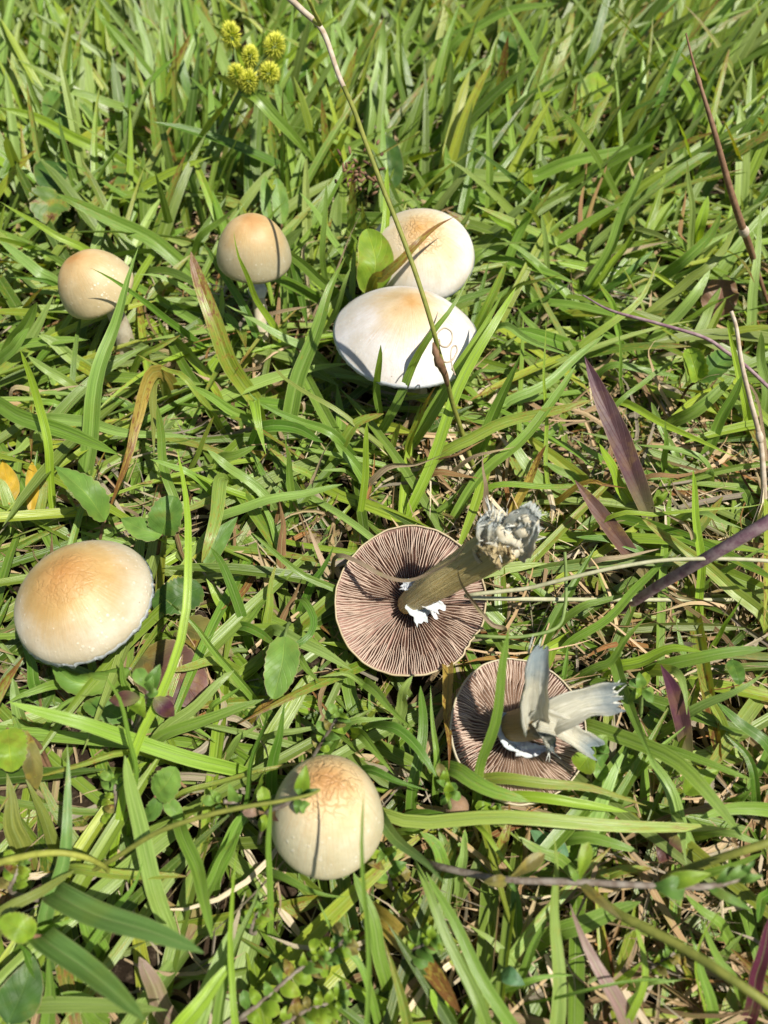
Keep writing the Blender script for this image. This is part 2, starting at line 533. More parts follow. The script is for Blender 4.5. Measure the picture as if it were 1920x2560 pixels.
# ------------------------------------------------------------------ mushroom materials
def cap_material(name, c_in, c_mid, c_out, r0, r1, flecks=0.0, cracks=0.0, stain=0.0):
    c_in, c_mid, c_out = [tuple(x * f for x in c) for c, f in ((c_in, .80), (c_mid, .80), (c_out, .75))]
    m, nt = mat_new(name); k = NT(nt)
    cuv = k.attr('cuv')                      # cos, sin scaled by nothing; z = 0 apex .. 1 rim
    sep = k.n('SeparateXYZ'); k.l(cuv.outputs['Vector'], sep.inputs[0])
    r = sep.outputs[2]
    loc = k.n('TexCoord').outputs['Object']
    st = k.noise(k.vscale(cuv.outputs['Vector'], (9.0, 9.0, 2.2)), 2.2, 4.0, 0.6)      # radial fibres
    bl = k.noise(loc, 70.0, 3.0, 0.55)
    rr = k.math('ADD', r, k.math('ADD', k.math('MULTIPLY', k.math('SUBTRACT', st, 0.5), 0.16), k.math('MULTIPLY', k.math('SUBTRACT', bl, 0.5), 0.34)))
    col = k.mix(k.step(rr, 0.0, r0), c_in, c_mid)
    col = k.mix(k.step(rr, r0 * 0.75, r1), col, c_out)
    fine = k.noise(loc, 520.0, 3.0, 0.6)
    col = k.mix(1.0, col, k.mix(fine, (0.90, 0.885, 0.86), (1.05, 1.05, 1.06)), 'MULTIPLY')
    col = k.mix(k.math('MULTIPLY', k.step(st, 0.52, 0.72), 0.22), col, k.mix(1.0, col, (1.0, 0.9, 0.72), 'MULTIPLY'))
    pa = k.noise(loc, 34.0, 5.0, 0.62)
    col = k.mix(k.step(pa, .35, .7), k.mix(1.0, col, (0.84, 0.80, 0.72), 'MULTIPLY'), k.mix(1.0, col, (1.06, 1.06, 1.08), 'MULTIPLY'))
    pb = k.noise(k.vscale(cuv.outputs['Vector'], (14.0, 14.0, 1.2)), 3.0, 4.0, 0.7)
    col = k.mix(k.math('MULTIPLY', k.math('MULTIPLY', k.step(pb, .5, .68), k.math('SUBTRACT', 1.0, k.step(r, .5, .85))), .38), col, (0.46, 0.24, 0.07))
    bump = k.math('ADD', k.math('MULTIPLY', st, 0.5), k.math('MULTIPLY', fine, 0.25))
    if flecks:
        vo = k.n('TexVoronoi'); k.l(loc, vo.inputs['Vector']); vo.inputs['Scale'].default_value = 370.0
        sc = k.math('SUBTRACT', 1.0, k.step(k.math('ADD', vo.outputs[0], k.math('MULTIPLY', k.math('SUBTRACT', fine, .5), .5)), 0.16, 0.30))
        msk = k.math('MULTIPLY', k.step(k.noise(loc, 130.0, 2.0), 0.46, 0.62), k.step(r, 0.25, 0.6))
        fl = k.math('MULTIPLY', k.math('MULTIPLY', sc, msk), flecks)
        col = k.mix(k.math('MULTIPLY', fl, .7), col, (0.70, 0.66, 0.54))
        bump = k.math('ADD', bump, k.math('MULTIPLY', fl, .5))
    if cracks:
        v2 = k.n('TexVoronoi', feature='DISTANCE_TO_EDGE'); v2.inputs['Scale'].default_value = 210.0
        dn = k.n('TexNoise'); dn.inputs['Scale'].default_value = 160.0; k.l(loc, dn.inputs['Vector'])
        va = k.n('VectorMath', operation='MULTIPLY_ADD'); k.l(dn.outputs['Color'], va.inputs[0]); va.inputs[1].default_value = (.012, .012, .012); k.l(loc, va.inputs[2])
        k.l(va.outputs[0], v2.inputs['Vector'])
        ck = k.math('MULTIPLY', k.math('SUBTRACT', 1.0, k.step(v2.outputs[0], 0.0, 0.14)), k.math('SUBTRACT', 1.0, k.step(r, 0.18, 0.42)))
        bump = k.math('SUBTRACT', bump, k.math('MULTIPLY', ck, 2.2 * cracks))
        col = k.mix(k.math('MULTIPLY', ck, 0.35 * cracks), col, (0.36, 0.2, 0.08))
    dv = k.n('TexVoronoi'); k.l(loc, dv.inputs['Vector']); dv.inputs['Scale'].default_value = 240.0
    dirt = k.math('MULTIPLY', k.math('SUBTRACT', 1.0, k.step(dv.outputs[0], 0.05, 0.13)), k.step(k.noise(loc, 60.0, 2.0), .56, .64))
    col = k.mix(k.math('MULTIPLY', dirt, .7), col, (0.13, 0.075, 0.04))
    if stain:
        sn = k.noise(loc, 40.0, 4.0, 0.6)
        col = k.mix(k.math('MULTIPLY', k.math('MULTIPLY', k.step(sn, .5, .72), k.step(r, .75, 1.0)), stain), col, (0.36, 0.36, 0.34))
    principled(k, col, 0.48, 0.38, sss=0.12, bump=bump, bstr=0.45, bdist=0.0009)
    return m

def plain_material(name, col_a, col_b, scale=180.0, rough=0.6, sss=0.0, stretch=None, transl=0.0, spec=0.3, bd=0.0006):
    m, nt = mat_new(name); k = NT(nt)
    loc = k.n('TexCoord').outputs['Object']
    if stretch is not None: loc = k.vscale(loc, stretch)
    n1 = k.noise(loc, scale, 4.0, 0.6)
    principled(k, k.mix(k.step(n1, 0.32, 0.68), col_a, col_b), rough, spec, sss=sss, bump=n1, bstr=0.4, bdist=bd, transl=transl)
    return m

M_GILL_EDGE = plain_material('gill_plates', (0.46, 0.345, 0.27), (0.58, 0.455, 0.36), 300, 0.7)
M_GILL_EDGE2 = plain_material('gill_plates_pale', (0.50, 0.385, 0.305), (0.62, 0.495, 0.40), 300, 0.7)
M_GILL_DARK = plain_material('gill_trough', (0.21, 0.125, 0.098), (0.29, 0.185, 0.15), 200, 0.9)
M_FLESH = plain_material('cap_flesh', (0.74, 0.64, 0.42), (0.80, 0.74, 0.56), 120, 0.55, sss=0.1)
M_VEIL = plain_material('veil_white', (0.48, 0.50, 0.51), (0.62, 0.63, 0.62), 260, 0.6, sss=0.15)
M_VEIL_BLUE = plain_material('veil_blue', (0.40, 0.45, 0.47), (0.58, 0.60, 0.58), 150, 0.6, sss=0.1)
M_STEM = plain_material('stem_pale', (0.40, 0.34, 0.23), (0.56, 0.50, 0.38), 200, 0.6, sss=0.1)

def stem_flesh(name, base, streak, tipc, bruise):
    """torn stem flesh: fibres along the strip, bruised blue towards its end (buv.y)"""
    m, nt = mat_new(name); k = NT(nt)
    buv = k.attr('buv'); sp = k.n('SeparateXYZ'); k.l(buv.outputs['Vector'], sp.inputs[0])
    u, v, _ = sp.outputs
    fib = k.noise(k.vscale(buv.outputs['Vector'], (6.0, 0.7, 1.0)), 3.0, 5.0, 0.65)
    loc = k.n('TexCoord').outputs['Object']
    bn = k.noise(loc, 130.0, 4.0, 0.6)
    col = k.mix(k.step(fib, 0.36, 0.66), streak, base)
    col = k.mix(k.math('MULTIPLY', k.step(k.math('ADD', v, k.math('MULTIPLY', k.math('SUBTRACT', bn, .5), .55)), 0.54, 0.94), bruise), col, tipc)
    eb = k.math('MULTIPLY', k.step(k.math('ADD', k.math('ABSOLUTE', u), k.math('MULTIPLY', k.math('SUBTRACT', bn, .5), 1.2)), .75, 1.25), bruise * .35)
    col = k.mix(eb, col, k.mix(.5, tipc, base))
    f2 = k.noise(k.vscale(buv.outputs['Vector'], (16.0, 0.9, 1.0)), 3.0, 3.0, 0.6)
    col = k.mix(1.0, col, k.mix(f2, (.72, .72, .70), (1.18, 1.18, 1.2)), 'MULTIPLY')
    principled(k, col, 0.5, 0.4, sss=0.12, bump=k.math('ADD', k.math('ADD', fib, f2), bn), bstr=0.7, bdist=0.0012)
    return m

def frame(axis, ref=(1, 0, 0)):
    z = unit(axis)
    x = unit(np.asarray(ref, float) - z * np.dot(ref, z))
    return np.stack([x, np.cross(z, x), z], 1)          # columns

PROFILES = {
    # conical cap with an umbo: (r/R, z/H)
    'cone': [(0, 1), (.06, .995), (.13, .97), (.22, .91), (.34, .82), (.48, .70), (.62, .555), (.75, .40), (.86, .245), (.94, .11), (.985, .03), (1, -.005)],
    'dome': [(0, 1), (.08, .99), (.18, .955), (.30, .89), (.44, .785), (.58, .65), (.71, .50), (.82, .345), (.91, .19), (.97, .05), (1.0, -.10), (.995, -.17)],
    # egg-shaped cap with the rim drawn in
    'egg': [(0, 1), (.12, .992), (.26, .962), (.41, .905), (.56, .815), (.70, .685), (.81, .535), (.90, .37), (.96, .20), (.99, .06), (1.0, -.04), (.985, -.115), (.96, -.15)],
    'bell': [(0, 1), (.12, .992), (.26, .962), (.41, .905), (.56, .815), (.70, .69), (.82, .53), (.915, .34), (.97, .15), (1.0, -.04), (.985, -.16), (.93, -.27), (.875, -.335)],
}

def cap_geo(org, axis, R, H, prof, nth=112, wob=0.012, seed=0, frill=0.0, ref=(1, 0, 0)):
    M = frame(axis, ref)
    pr = np.array(PROFILES[prof])
    t = np.linspace(0, 1, 34)
    pp = spline(np.c_[pr, np.zeros(len(pr))], 34)[:, :2]
    pp[0, 0] = 0.0
    r, z = np.maximum(pp[:, 0], 0) * R, pp[:, 1] * H
    th = np.linspace(0, 2 * np.pi, nth, endpoint=False)
    rs = np.random.default_rng(seed)
    a = rs.uniform(0, 6.28, 8)
    wv = sum(np.sin(n * th + a[n]) / n for n in range(2, 6))
    fz = sum(np.sin(n * th + a[n % 8] * n) for n in (23, 31, 41)) * frill
    RR = r[:, None] * (1 + wob * wv[None] * (r / R)[:, None] ** 2)
    edge = np.clip((t - 0.9) / 0.1, 0, 1)[:, None]
    ZZ = z[:, None] + wob * R * 0.8 * np.sin(2 * th + a[1])[None] * (r / R)[:, None] ** 2 + fz[None] * edge
    dimple = 0.012 * R * np.sin(3 * th + a[2])[None] * np.exp(-((r / R)[:, None] - .35) ** 2 / .03)
    L = np.stack([RR * np.cos(th), RR * np.sin(th), ZZ + dimple], -1)          # m nth 3
    m = len(t)
    V = np.asarray(org) + L.reshape(-1, 3) @ M.T
    cuv = np.stack([np.tile(np.cos(th), (m, 1)), np.tile(np.sin(th), (m, 1)), np.repeat(np.linspace(0, 1, m)[:, None], nth, 1)], -1).reshape(-1, 3)
    i = np.arange(m - 1)[:, None] * nth; j = np.arange(nth)[None]
    F = np.stack([i + j, i + nth + j, i + nth + (j + 1) % nth, i + (j + 1) % nth], -1).reshape(-1, 4)
    return V, F, cuv, L[-1] @ M.T + np.asarray(org), M

def ring_fringe(rim, axis, R, depth, n=170, seed=1, flare=0.25):
    """torn veil teeth hanging along the rim"""
    rs = np.random.default_rng(seed)
    k = np.linspace(0, len(rim), n, endpoint=False)
    idx = k.astype(int) % len(rim); f = (k - np.floor(k))[:, None]
    P = rim[idx] * (1 - f) + rim[(idx + 1) % len(rim)] * f
    c = P.mean(0)
    out = P - c
    out /= np.linalg.norm(out, axis=1, keepdims=True)
    ax = unit(axis)
    d = depth * np.clip(0.5 + 0.55 * np.sin(np.arange(n) * 2 * np.pi / n * 23 + 5 * np.sin(np.arange(n) * .11)) * rs.uniform(.2, 1, n) + rs.normal(0, .25, n), 0.15, 1.3)
    a = P - out * 0.0006 + ax * 0.0012
    b = P + out * (0.0006 + flare * d)[:, None] - ax * d[:, None]
    e = P - out * 0.0004 - ax * (d * .8)[:, None]
    V = np.concatenate([a, b, e - out * .0006])
    j = np.arange(n); jn = (j + 1) % n
    F = np.concatenate([np.stack([j, jn, n + jn, n + j], -1), np.stack([n + j, n + jn, 2 * n + jn, 2 * n + j], -1)])
    return V, F

def under_geo(rim, org, axis, rin, lift):
    """gill-bearing underside: from the rim up to the stem"""
    n = len(rim)
    c = np.asarray(org) + unit(axis) * lift
    V = [rim]
    for f in (.3, .6, .85):
        V.append(rim * (1 - f) + c * f + unit(axis) * lift * .35 * math.sin(f * 3.1))
    V = np.concatenate(V)
    i = np.arange(3)[:, None] * n; j = np.arange(n)[None]
    F = np.stack([i + j, i + n + j, i + n + (j + 1) % n, i + (j + 1) % n], -1).reshape(-1, 4)
    return V, F

def upright_mushroom(label, px, py, z, wpx, H, prof, axis, foot, r_stem, mat, seed, frill=0.0, fringe=0.0, keep=None, wob=0.012, ring=False):
    org = at(px, py, z)                                   # centre of the widest ring
    dep = depth_of(org)
    R = 0.5 * wpx / FPX * dep
    H = H * R
    base = at(foot[0], foot[1], -0.004)
    t = thing('mushroom', label, 'mushroom', base, 'mushrooms growing in the lawn')
    V, F, cuv, rim, M = cap_geo(org, axis, R, H, prof, wob=wob, seed=seed, frill=frill)
    cap = part(t, 'cap', V, F, mat, {'cuv': cuv})
    if fringe:
        v, f = ring_fringe(rim, axis, R, fringe, seed=seed)
        part(cap, 'veil_fringe', v, f, M_VEIL)
    v, f = under_geo(rim, rim.mean(0), axis, r_stem, H * .35)
    part(t, 'gills', v, f, M_GILL_DARK)
    top = rim.mean(0) + unit(axis) * H * .5
    low = rim.mean(0) - unit(axis) * 0.012
    P = spline([top, low, (low * .45 + base * .55) + np.array([.002, .001, 0]), base], 16)
    rr = np.interp(np.linspace(0, 1, 16), [0, .35, .8, 1], [r_stem * .8, r_stem * .85, r_stem * 1.05, r_stem * 1.3])
    v, f = tube_geo(P, rr, 18)
    st = part(t, 'stem', v, f, M_STEM)
    if ring:
        q = spline([P[5], P[6], P[7]], 5)
        v, f = tube_geo(q, np.array([1.05, 1.35, 1.6, 1.35, 1.0]) * r_stem * .85, 18, cap=False)
        part(st, 'veil_ring', v, f, M_VEIL)
    pxs, pys, ds = project(V)
    x0, x1, y0, y1 = pxs.min(), pxs.max(), pys.min(), pys.max()
    KEEP.append(((x0 + x1) / 2, (y0 + y1) / 2, (x1 - x0) / 2 + 3, (y1 - y0) / 2 + 3, dep))
    return t

def lean(right, toward):          # unit axis leaning to the right / towards the camera (degrees)
    return unit([math.tan(math.radians(right)), -math.tan(math.radians(toward)), 1.0])

OCH, OCHD = (0.60, 0.31, 0.095), (0.52, 0.26, 0.08)
m_a = cap_material('cap_tan_bell', (0.60, 0.32, 0.11), (0.66, 0.48, 0.24), (0.69, 0.57, 0.34), 0.26, 0.62, flecks=0.9)
m_b = cap_material('cap_tan_small', (0.58, 0.33, 0.13), (0.64, 0.47, 0.23), (0.58, 0.52, 0.34), 0.34, 0.80, flecks=0.35, stain=.35)
m_c = cap_material('cap_cream', (0.66, 0.38, 0.12), (0.76, 0.64, 0.40), (0.84, 0.81, 0.74), 0.30, 0.80, flecks=0.12, cracks=0.7)
m_d = cap_material('cap_white', (0.60, 0.36, 0.13), (0.74, 0.60, 0.38), (0.83, 0.81, 0.78), 0.27, 0.62, flecks=0.4)
m_e = cap_material('cap_cream_umbo', (0.50, 0.25, 0.07), (0.62, 0.43, 0.18), (0.73, 0.66, 0.51), 0.42, 0.84, flecks=0.7, cracks=0.25)
m_f = cap_material('cap_cracked', (0.64, 0.36, 0.14), (0.74, 0.55, 0.28), (0.76, 0.70, 0.48), 0.28, 0.60, flecks=0.8, cracks=1.0, stain=.2)

upright_mushroom('tan bell-shaped mushroom with pale flecks behind a tall green grass blade', 246, 722, .056, 190, 1.02, 'egg', lean(-17, 3), (318, 905), .0062, m_a, 3, wob=.02)
upright_mushroom('small tan egg-capped mushroom on a thin pale stem with blade shadows', 635, 640, .062, 186, 1.12, 'egg', lean(4, 2), (655, 925), .0048, m_b, 5, ring=True)
upright_mushroom('cream mushroom cap with ochre centre standing behind the widest white cap', 1050, 632, .056, 272, .66, 'dome', lean(-2, 17), (1060, 770), .0065, m_c, 8, fringe=.0005)
upright_mushroom('widest white mushroom cap with tan peak and layered rim, curly tendrils before it', 1016, 838, .056, 362, .60, 'cone', lean(4, 1), (1030, 1000), .0085, m_d, 11, fringe=.0009, wob=.018)
upright_mushroom('cream mushroom with brown-gold centre and frilled white rim beside scalloped leaves', 205, 1492, .052, 346, .70, 'dome', lean(-5, 0), (215, 1545), .0075, m_e, 14, frill=.0005, fringe=.0016)
upright_mushroom('round cream mushroom with cracked tan crown and a creeping weed against it', 818, 2044, .040, 282, 1.28, 'bell', lean(2, -13), (812, 2110), .0062, m_f, 17, wob=.016)

# ------------------------------------------------------------------ the two picked mushrooms lying gills up
def gill_cap(t, org, nrm, R, capmat, n_gill, seed, dish, gmat, ref=(1, 0, 0), notches=(), attach=0.006, hgt=.0042, sx=1.0):
    M = frame(nrm, ref)
    rs = np.random.default_rng(seed)
    a = rs.uniform(0, 6.28, 8)
    def rad(th):
        w = 1 + 0.012 * np.sin(2 * th + a[0]) + 0.010 * np.sin(3 * th + a[1]) + 0.006 * np.sin(5 * th + a[2]) + .003 * np.sin(17 * th + a[3]) + .002 * np.sin(29 * th + a[4])
        for (c, wd, dp) in notches:
            dd = (th - c + np.pi) % (2 * np.pi) - np.pi
            w = w - dp * np.exp(-(dd / wd) ** 2)
        return R * w
    def edge_z(q):                      # gill edges, q = r / R: a shallow dish that dips round the stem
        return -dish * (1 - q ** 2) * 0.5 - 0.0035 * np.exp(-(q / .18) ** 2) + .0012 * np.sin(np.pi * np.clip(q, 0, 1))
    def flesh_z(q):
        return edge_z(q) - hgt * np.clip((1 - q) / .10, 0.06, 1)
    nth = 200
    th = np.linspace(0, 2 * np.pi, nth, endpoint=False)
    def sheet(qs, zs):
        rr = rad(th)
        L = np.stack([np.stack([rr * q * np.cos(th) * sx, rr * q * np.sin(th), np.full(nth, z)], -1) for q, z in zip(qs, zs)])
        V = np.asarray(org) + L.reshape(-1, 3) @ M.T
        m = len(qs)
        i = np.arange(m - 1)[:, None] * nth; j = np.arange(nth)[None]
        return V, np.stack([i + j, i + nth + j, i + nth + (j + 1) % nth, i + (j + 1) % nth], -1).reshape(-1, 4)
    # outer skin (below) and the thin pale margin
    qs = np.array([.02, .3, .55, .75, .88, .96, 1.0, 1.012, 1.0, .985])
    Hc = dish * .5 + .016
    zs = np.array([-Hc, -Hc * .93, -Hc * .76, -Hc * .52, -Hc * .30, -Hc * .13, -.0022, -.0004, .0009, .0003])
    V, F = sheet(qs, zs)
    cuv = np.stack([np.tile(np.cos(th), len(qs)), np.tile(np.sin(th), len(qs)), np.repeat(np.minimum(qs, 1), nth)], -1)
    cap = part(t, 'cap', V, F, capmat, {'cuv': cuv})
    q2 = np.array([.985, .93, .8, .6, .4, .22, .10, .03])
    V, F = sheet(q2, flesh_z(q2))
    part(cap, 'flesh', V, F, M_GILL_DARK)
    # the gill plates: thin wedges, long and short ones alternating
    Vs, Fs, off = [], [], 0
    for g in range(n_gill):
        th0 = 2 * np.pi * (g + rs.uniform(-.16, .16)) / n_gill
        kind = g % 4
        q0 = attach / R if kind == 0 else (.30 if kind == 2 else .62) * rs.uniform(.85, 1.12)
        if kind == 0: q0 = attach / R * rs.uniform(.9, 1.2)
        qq = np.linspace(q0, .992, 13)
        rr = rad(np.array([th0]))[0] * qq
        bend = .022 * np.sin(qq * 7 + a[5] + .6 * np.sin(g * .09)) + .014 * np.sin(qq * 13 + g * .7) + .006 * np.sin(qq * 31 + g * 2.1)
        tt = th0 + bend * .6 + rs.normal(0, .004)
        ze = edge_z(qq) - rs.uniform(0, .0009) - .0016 * np.clip(np.sin(th0 * 3 + a[6] + qq * 4) * np.sin(qq * 9 + th0 * 2 + a[7]) - .55, 0, 1) / .45
        rise = np.clip((qq - q0) / .10, 0.0, 1) if kind else np.ones_like(qq)
        zf = flesh_z(qq) - .0003
        ze = zf + (ze - zf) * (.15 + .85 * rise)
        er = np.stack([np.cos(tt) * sx, np.sin(tt), 0 * tt], -1)
        et = np.stack([-np.sin(tt) * sx, np.cos(tt), 0 * tt], -1)
        wb = rs.uniform(.75, 1.25) * np.minimum(.00028, .21 * 2 * np.pi * rr / n_gill)[:, None]
        we = wb * .80
        b = er * rr[:, None]
        zc = np.array([0, 0, 1.0])
        L = np.stack([b - et * wb + zc * zf[:, None], b - et * we + zc * (ze - .0002)[:, None], b + zc * ze[:, None], b + et * we + zc * (ze - .0002)[:, None], b + et * wb + zc * zf[:, None]], 1)
        Vs.append(L.reshape(-1, 3))
        i = np.arange(12)[:, None] * 5; j = np.arange(4)[None]
        Fs.append((np.stack([i + j, i + j + 1, i + 5 + j + 1, i + 5 + j], -1).reshape(-1, 4)) + off)
        off += 65
    V = np.asarray(org) + np.concatenate(Vs) @ M.T
    g = part(cap, 'gills', V, np.concatenate(Fs), gmat, smooth=False)
    g['kind'] = 'stuff'
    return M, edge_z

def strip(parent, name, P, w, mat, thick=.0016, seed=0, curl=0.35, nrm=(0, -.5, 1), fray=0.0, nu=9, taper=None, roll=0.0):
    """thick torn strip of stem flesh: curved trough with a ragged end"""
    P = spline(P, 22)
    rs = np.random.default_rng(seed)
    T = np.gradient(P, axis=0); T /= np.linalg.norm(T, axis=1, keepdims=True)
    N = np.tile(unit(nrm), (22, 1))
    Sd = np.cross(T, N); Sd /= np.linalg.norm(Sd, axis=1, keepdims=True)
    Nn = np.cross(Sd, T)
    t = np.linspace(0, 1, 22)
    wv = w * (np.interp(t, *taper) if taper else 1.0) * (1 + .09 * np.sin(t * 9 + seed) + .05 * np.sin(t * 21 + 2 * seed))
    u = np.linspace(-1, 1, nu)
    a = roll
    top, bot, b1 = [], [], []
    rag = rs.uniform(-1, 1, nu) * fray
    for i in range(22):
        for j in range(nu):
            off = Sd[i] * u[j] * .5 * wv[i] + Nn[i] * ((u[j] ** 2) * curl * wv[i] + .0005 * math.sin(7 * u[j] + 3 * t[i] + seed) + .00025 * rs.normal())
            p = P[i] + off + T[i] * rag[j] * max(0, (t[i] - .7) / .3)
            top.append(p + Nn[i] * thick * .5 * (1 - .5 * abs(u[j]) ** 3)); bot.append(p - Nn[i] * thick * .5 * (1 - .5 * abs(u[j]) ** 3))
            b1.append((u[j], t[i], 0))
    n = 22 * nu
    V = np.array(top + bot); B = np.array(b1 + b1)
    F = []
    for i in range(21):
        for j in range(nu - 1):
            q = i * nu + j
            F.append([q, q + 1, q + nu + 1, q + nu]); F.append([n + q, n + q + nu, n + q + nu + 1, n + q + 1])
        for j in (0, nu - 1):
            q = i * nu + j
            F.append([q, q + nu, n + q + nu, n + q])
    for j in range(nu - 1):
        for i in (0, 21):
            q = i * nu + j
            F.append([q, n + q, n + q + 1, q + 1])
    return part(parent, name, V, F, mat, {'buv': B})

M_FIBRE = plain_material('torn_fibre', (0.58, 0.59, 0.53), (0.74, 0.73, 0.64), 260, .7, transl=.15)
def fibres(parent, name, starts, ax, spread, ln, rad, mat, seed):
    """loose torn fibres standing off a broken end"""
    rs = np.random.default_rng(seed)
    Vs, Fs, off = [], [], 0
    for p in starts:
        d = unit(np.asarray(ax) + rs.normal(0, spread, 3)); l = rs.uniform(*ln); r = rs.uniform(*rad)
        b = rs.normal(0, .3, 3) * l
        V, F = tube_geo(spline([p - d * l * .4, p + d * l * .3 + b * .2, p + d * l + b], 7), r * np.array([1, 1, 1, .9, .75, .5, .15]), 5)
        Vs.append(V); Fs += [[i + off for i in f] for f in F]; off += len(V)
    o = part(parent, name, np.concatenate(Vs), Fs, mat)
    o['kind'] = 'stuff'
    return o
m_lump = plain_material('lump_tan', (0.44, 0.38, 0.25), (0.56, 0.52, 0.40), 220, .7, sss=.1)
# --- larger one
def picked_large():
    ga = at(1026, 1500, .030)
    nrm = unit(unit(CAMP - ga) * .80 + np.array([-.02, .0, 1.0]) * .42)
    dep = depth_of(ga)
    R = 186 / FPX * dep * 1.015
    t = thing('picked_mushroom', 'large picked mushroom lying gills up with a thick torn stem', 'mushroom', ga * [1, 1, 0])
    capm = cap_material('cap_yellow_cream', (0.6, 0.36, 0.13), (0.66, 0.52, 0.29), (0.60, 0.50, 0.32), .3, .8)
    M, ez = gill_cap(t, ga + nrm * .001, nrm, R, capm, 184, 4, .010, M_GILL_EDGE, notches=((-.62, .07, .05), (-.74, .05, .045), (-.50, .05, .03), (-1.12, .04, .02)))
    # stem towards the camera
    end = atd(1262, 1354, .326)
    a0 = atd(1016, 1512, dep + .004)
    P = spline([a0, a0 * .75 + end * .25 + M[:, 2] * .003, a0 * .45 + end * .55 + M[:, 2] * .003, end], 22)
    tt = np.linspace(0, 1, 22)
    rr = np.interp(tt, [0, .10, .3, .6, .85, 1], [.0050, .0060, .0072, .0080, .0087, .0086])
    nth = 64
    V, F = tube_geo(P, rr, nth)
    V = V.copy()
    V2 = V.reshape(22, nth, 3)
    th = np.linspace(0, 2 * np.pi, nth, endpoint=False)
    for i in range(22):
        c = P[i]
        V2[i] = c + (V2[i] - c) * (1 + .025 * np.sin(11 * th + 1 + .05 * i)[:, None] + .018 * np.sin(19 * th + .12 * i)[:, None] + .03 * np.sin(3 * th + i * .2)[:, None] + .02 * math.sin(i * .9))
    buv = np.zeros((len(V), 3)); buv[:, 0] = np.tile(np.linspace(-1, 1, nth), 22) * 3.0; buv[:, 1] = np.repeat(tt, nth)
    m_st = stem_flesh('stem_ochre', (0.78, 0.65, 0.34), (0.52, 0.36, 0.10), (0.42, 0.34, 0.13), .8)
    st = part(t, 'stem', V2.reshape(-1, 3), F, m_st, {'buv': buv})
    # torn white base: clumps and flaps
    m_tr = stem_flesh('stem_torn', (0.58, 0.58, 0.50), (0.46, 0.42, 0.29), (0.50, 0.56, 0.55), .7)
    def q(x, y, d): return atd(x, y, d + .029)
    m_tn = stem_flesh('stem_torn_tan', (0.52, 0.44, 0.27), (0.42, 0.30, 0.13), (0.52, 0.42, 0.22), .6)
    flaps = [((1222, 1362, .302), (1226, 1318, .293), (1236, 1290, .288), .0120, m_tr), ((1244, 1352, .298), (1250, 1318, .290), (1256, 1296, .286), .0105, m_tr), ((1272, 1352, .298), (1302, 1308, .286), (1336, 1268, .278), .0120, m_tr),
             ((1288, 1378, .301), (1308, 1344, .290), (1330, 1306, .283), .0110, m_tr), ((1216, 1378, .304), (1226, 1372, .294), (1240, 1382, .288), .0100, m_tn), ((1250, 1388, .300), (1252, 1376, .292), (1256, 1366, .288), .0100, m_tn)]
    for i_, (a_, b_, c_, w_, mm_) in enumerate(flaps):
        strip(st, 'torn_flap', [q(*a_), q(*b_), q(*c_)], w_, mm_, .0046, i_ + 1, .32, fray=.0018, nu=13, taper=([0, .5, .8, 1], [1, 1, .92, .7]))
    rs = np.random.default_rng(3)
    lumps_ = [(1232, 1312, .290, .0044), (1258, 1330, .289, .0056), (1288, 1344, .290, .0052), (1226, 1340, .294, .0046), (1304, 1318, .285, .0046), (1246, 1356, .292, .0052), (1320, 1296, .281, .0040), (1272, 1364, .294, .0056), (1240, 1296, .288, .0034), (1300, 1362, .293, .0044)]
    lumps = [(x, y, d + .0015, s * 1.05) for x, y, d, s in lumps_]
    for i, (x, y, d, s) in enumerate(lumps):
        c = q(x, y, d)
        a, b = np.meshgrid(np.linspace(0.02, np.pi - .02, 20), np.linspace(0, 2 * np.pi, 30, endpoint=False), indexing='ij')
        L = np.stack([np.sin(a) * np.cos(b), np.sin(a) * np.sin(b), np.cos(a)], -1)
        L *= (1 + .12 * np.sin(3 * a + i) * np.sin(2 * b + i) + .05 * np.sin(7 * a + 2 * i) * np.sin(5 * b + i) + rs.normal(0, .02, a.shape))[..., None] * s
        V = c + L.reshape(-1, 3) * np.array([1.0, 1.0, .9])
        ii = np.arange(19)[:, None] * 30; j = np.arange(30)[None]
        F = np.stack([ii + j, ii + 30 + j, ii + 30 + (j + 1) % 30, ii + (j + 1) % 30], -1).reshape(-1, 4)
        part(st, 'mycelium_clump', V, F, m_lump)
    ax = unit(P[-1] - P[-3])
    st0 = [q(x + rs.normal(0, 7), y + rs.normal(0, 7), d - .001) for x, y, d, s in lumps for _ in range(46)]
    fibres(st, 'torn_fibres', [p - ax * .0015 * rs.random() for p in st0], ax, .95, (.0022, .0068), (.00022, .00055), M_FIBRE, 31)
    # veil remnants round the stem
    vq = lambda x, y, h: at(x, y, 0) * 0 + atd(x, y, dep - h)
    strip(t, 'veil_remnant', [vq(1034, 1500, .006), vq(1046, 1520, .006), vq(1062, 1545, .004)], .0105, M_VEIL_BLUE, .0012, 6, .15, nrm=nrm, fray=.003)
    strip(t, 'veil_remnant', [vq(1062, 1498, .009), vq(1082, 1512, .008), vq(1096, 1528, .005)], .0075, M_VEIL, .001, 7, .2, nrm=nrm, fray=.003)
    strip(t, 'veil_remnant', [vq(1044, 1466, .006), vq(1026, 1462, .006), vq(1008, 1464, .004)], .0055, M_VEIL, .001, 8, .2, nrm=nrm, fray=.002)
    KEEP.append((1035, 1500, 192, 203, dep - .0)); KEEP.append((1230, 1390, 130, 120, dep))
picked_large()

